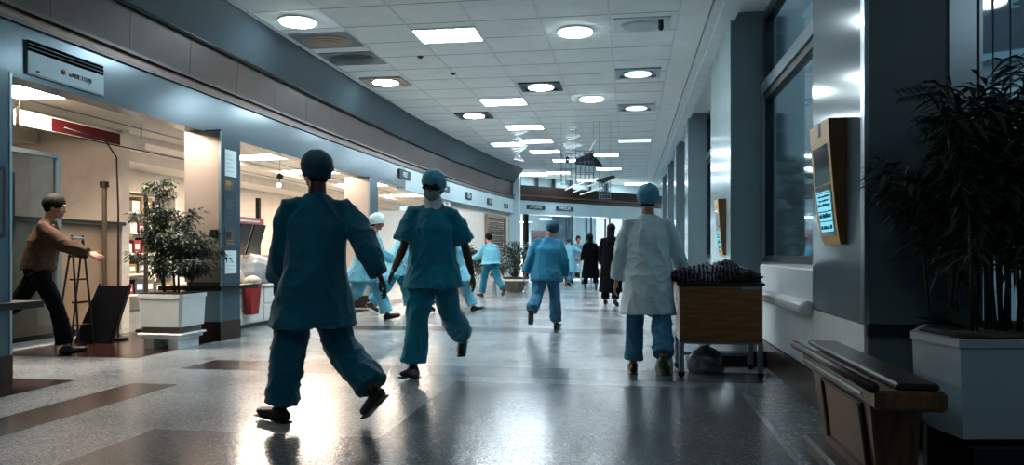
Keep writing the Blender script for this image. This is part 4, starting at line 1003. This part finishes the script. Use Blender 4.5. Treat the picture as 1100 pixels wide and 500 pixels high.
    if scarf:
        sc_ = MB(); sc_.tube([hp(0,.02,-.075), neck+fw*.02+chestup*.03, neck+fw*.05-chestup*.03, neck+fw*.09-chestup*.10], [(.066,.066),(.085,.075),(.075,.045),(.03,.02)], 18, ref=tuple(fw)); sm_ = remeshed(sc_, .009, 3); fold(sm_, .006, 14, 2, 1); sm_.materials.append(M[scarf]); link('neck_cover', sm_, t)
    t.scale = (k,k,k)
    return t, dict(Pt=Pt, fw=fw, hp=hp, neck=neck, pelvis=pelvis, A=A, tp=tp)

P1, i1 = person('person in dark teal scrubs and cap striding left, seen from behind, nearest the camera', (-1.93,4.38,0), R_(62), H=1.73, lean=(5,2), twist=-34, legs=((13,2),(-12,36)), arms=((16,6,25),(-32,24,8)),
   head=(4,0,10), hem=.60, flare=.06, bulk=1.16, sleeve='long', top='teal', pants='teal', wide=1.32, skin='skind', cap='capd', voxel=.0055, cv=.012, foldamp=.02, seed=11, diag=.25, footp=(4,-38))
tp = i1['tp']
P2, i2 = person('person in teal short sleeved scrubs with goggles and white neck cover walking towards us', (-1.68,6.25,0), R_(176), H=1.80, lean=(3,-2), twist=4, legs=((-22,34),(16,2)), arms=((-16,18,10),(14,12,22)),
   head=(6,-2,0), hem=.76, flare=.05, bulk=1.15, sleeve='short', top='teal2', pants='teal2', wide=1.3, skin='skind', cap='capb', face=True, voxel=.006, cv=.011, foldamp=.022, seed=4, mask='capg', goggles=True, scarf='mask', diag=.9, legab=(2,0), footp=(-35,6))
P3, i3 = person('stout person in blue gown and cap walking away in mid corridor, head tilted', (-1.12,10.15,0), R_(-4), H=1.54, lean=(8,4), twist=6, legs=((-20,42),(10,4)), arms=((-6,18,12),(-2,16,14)),
   head=(12,14,0), hem=.66, flare=.02, bulk=1.32, sleeve='long', top='gownb', pants='jean', wide=1.1, cap='capd', voxel=.009, cv=.014, foldamp=.022, seed=20, footp=(-60,3))
P4, i4 = person('person in white gown and blue cap over blue trousers walking away beside the trolley', (.16,6.55,0), R_(-2), H=1.67, lean=(4,0), twist=0, legs=((5,4),(-14,26)), arms=((4,14,8),(14,18,30)),
   head=(4,0,0), hem=.52, flare=.04, bulk=1.15, sleeve='long', top='gownw', pants='jean', wide=1.15, cap='capb', voxel=.007, cv=.012, foldamp=.02, seed=33, coatname='gown', diag=.5)
P5, _ = person('slim person in a long black coat walking just left of the white gown', (-.37,15.1,0), R_(-10), H=1.66, lean=(4,0), legs=((8,4),(-8,12)), arms=((6,6,8),(-6,6,8)),
   hem=.26, flare=.06, bulk=1.05, sleeve='long', top='dark', pants='navy', cap=None, longhair=True, voxel=.012, cv=.018, foldamp=.016, seed=41, coatname='coat')
P6, _ = person('black haired person in pale blue top walking near the far shrubs', (-3.22,17.2,0), R_(40), H=1.58, lean=(8,0), legs=((18,4),(-20,30)), arms=((30,16,50),(10,16,50)),
   hem=.78, flare=.05, bulk=1.25, sleeve='long', top='sky', pants='teal', wide=1.2, cap=None, voxel=.012, cv=.018, foldamp=.02, seed=50)
P7, _ = person('person in light blue gown and white cap partly behind the nearest figure', (-4.02,11.0,0), R_(-75), H=1.76, lean=(14,0), legs=((26,6),(-18,30)), arms=((35,20,40),(10,25,30)),
   hem=.62, flare=.12, bulk=1.35, sleeve='long', top='sky', pants='sky', wide=1.3, cap='capw', voxel=.011, cv=.016, foldamp=.025, seed=61, coatname='gown')
P8, _ = person('person in light blue scrubs and grey cap bending forward beside the left shops', (-4.05,12.6,0), R_(-70), H=1.70, lean=(22,0), legs=((24,12),(-22,20)), arms=((50,14,25),(20,18,30)),
   hem=.66, flare=.08, bulk=1.25, sleeve='long', top='sky', pants='teal2', wide=1.25, cap='capg', face=True, skin='skin', mask='capw', voxel=.011, cv=.016, foldamp=.022, seed=70)
P9, _ = person('person in light blue scrubs mostly hidden behind the masked walker', (-3.06,12.9,0), R_(-80), H=1.66, lean=(4,0), legs=((26,2),(-26,20)), arms=((14,10,20),(-14,10,20)),
   hem=.55, flare=.12, bulk=1.2, sleeve='long', top='sky', pants='sky', wide=1.3, cap='capb', voxel=.012, cv=.018, foldamp=.022, seed=80, coatname='gown')
P10, _ = person('far person in light blue gown with arms spread to the right of the stout walker', (-1.95,24.0,0), R_(-20), H=1.60, lean=(6,0), legs=((12,4),(-12,14)), arms=((20,42,30),(20,55,20)),
   hem=.42, flare=.1, bulk=1.3, sleeve='long', top='sky', pants='gownb', cap='capd', voxel=.015, cv=.022, foldamp=.02, seed=90, coatname='gown')
P11, _ = person('far person in black robe and long dark hair near the glazed shop', (-1.15,22.4,0), R_(15), H=1.66, lean=(4,0), legs=((10,4),(-10,12)), arms=((10,10,20),(-10,10,20)),
   hem=.30, flare=.08, bulk=1.1, sleeve='long', top='dark', pants='navy', cap=None, longhair=True, voxel=.015, cv=.022, foldamp=.015, seed=95, coatname='robe')
P12, _ = person('far person in grey top and pale trousers between blue and black figures', (-1.75,25.6,0), R_(-160), H=1.68, lean=(4,0), legs=((14,4),(-14,18)), arms=((14,10,20),(-14,10,20)),
   hem=.8, sleeve='long', top='capg', pants='capw', cap=None, voxel=.015, cv=.022, foldamp=.015, seed=97)
P13, _ = person('dark haired person in brown shirt and dark trousers running in front of the counter', (-5.98,6.78,0), R_(-58), H=1.74, lean=(12,0), twist=-8, legs=((-32,34),(26,14)), arms=((-30,14,50),(62,10,20)),
   hem=.93, flare=0, bulk=1.1, sleeve='long', top='shirt', pants='navy', cap=None, face=True, skin='skin', voxel=.008, cv=.013, foldamp=.014, seed=99, coatname='shirt')

# ------------------------------------------------------------------ light and camera
W = bpy.data.worlds.new('World'); bpy.context.scene.world = W; W.use_nodes = True
bg = W.node_tree.nodes['Background']; bg.inputs[0].default_value = (.46,.56,.60,1); bg.inputs[1].default_value = 1.1
def area(name, loc, sx, sy, power, col, rot=(0,0,0)):
    l = bpy.data.lights.new(name, 'AREA'); l.shape = 'RECTANGLE'; l.size = sx; l.size_y = sy; l.energy = power; l.color = col
    o = bpy.data.objects.new(name, l); C.objects.link(o); o.location = loc; o.rotation_euler = rot; return o
sc = bpy.context.scene
cam = bpy.data.cameras.new('camera'); co = bpy.data.objects.new('camera', cam); C.objects.link(co); sc.camera = co
cam.sensor_width = 36; cam.lens = 800/1100*36; cam.shift_y = 22/1100
co.location = (0,0,1.05); co.rotation_euler = (PI/2, 0, math.atan(126/800))
cam.clip_end = 200
sc.view_settings.view_transform = 'Standard'; sc.view_settings.look = 'None'; sc.view_settings.gamma = 1; sc.view_settings.use_curve_mapping = False
sc.view_settings.exposure = 0.65
sc.cycles.max_bounces = 8; sc.cycles.use_denoising = True
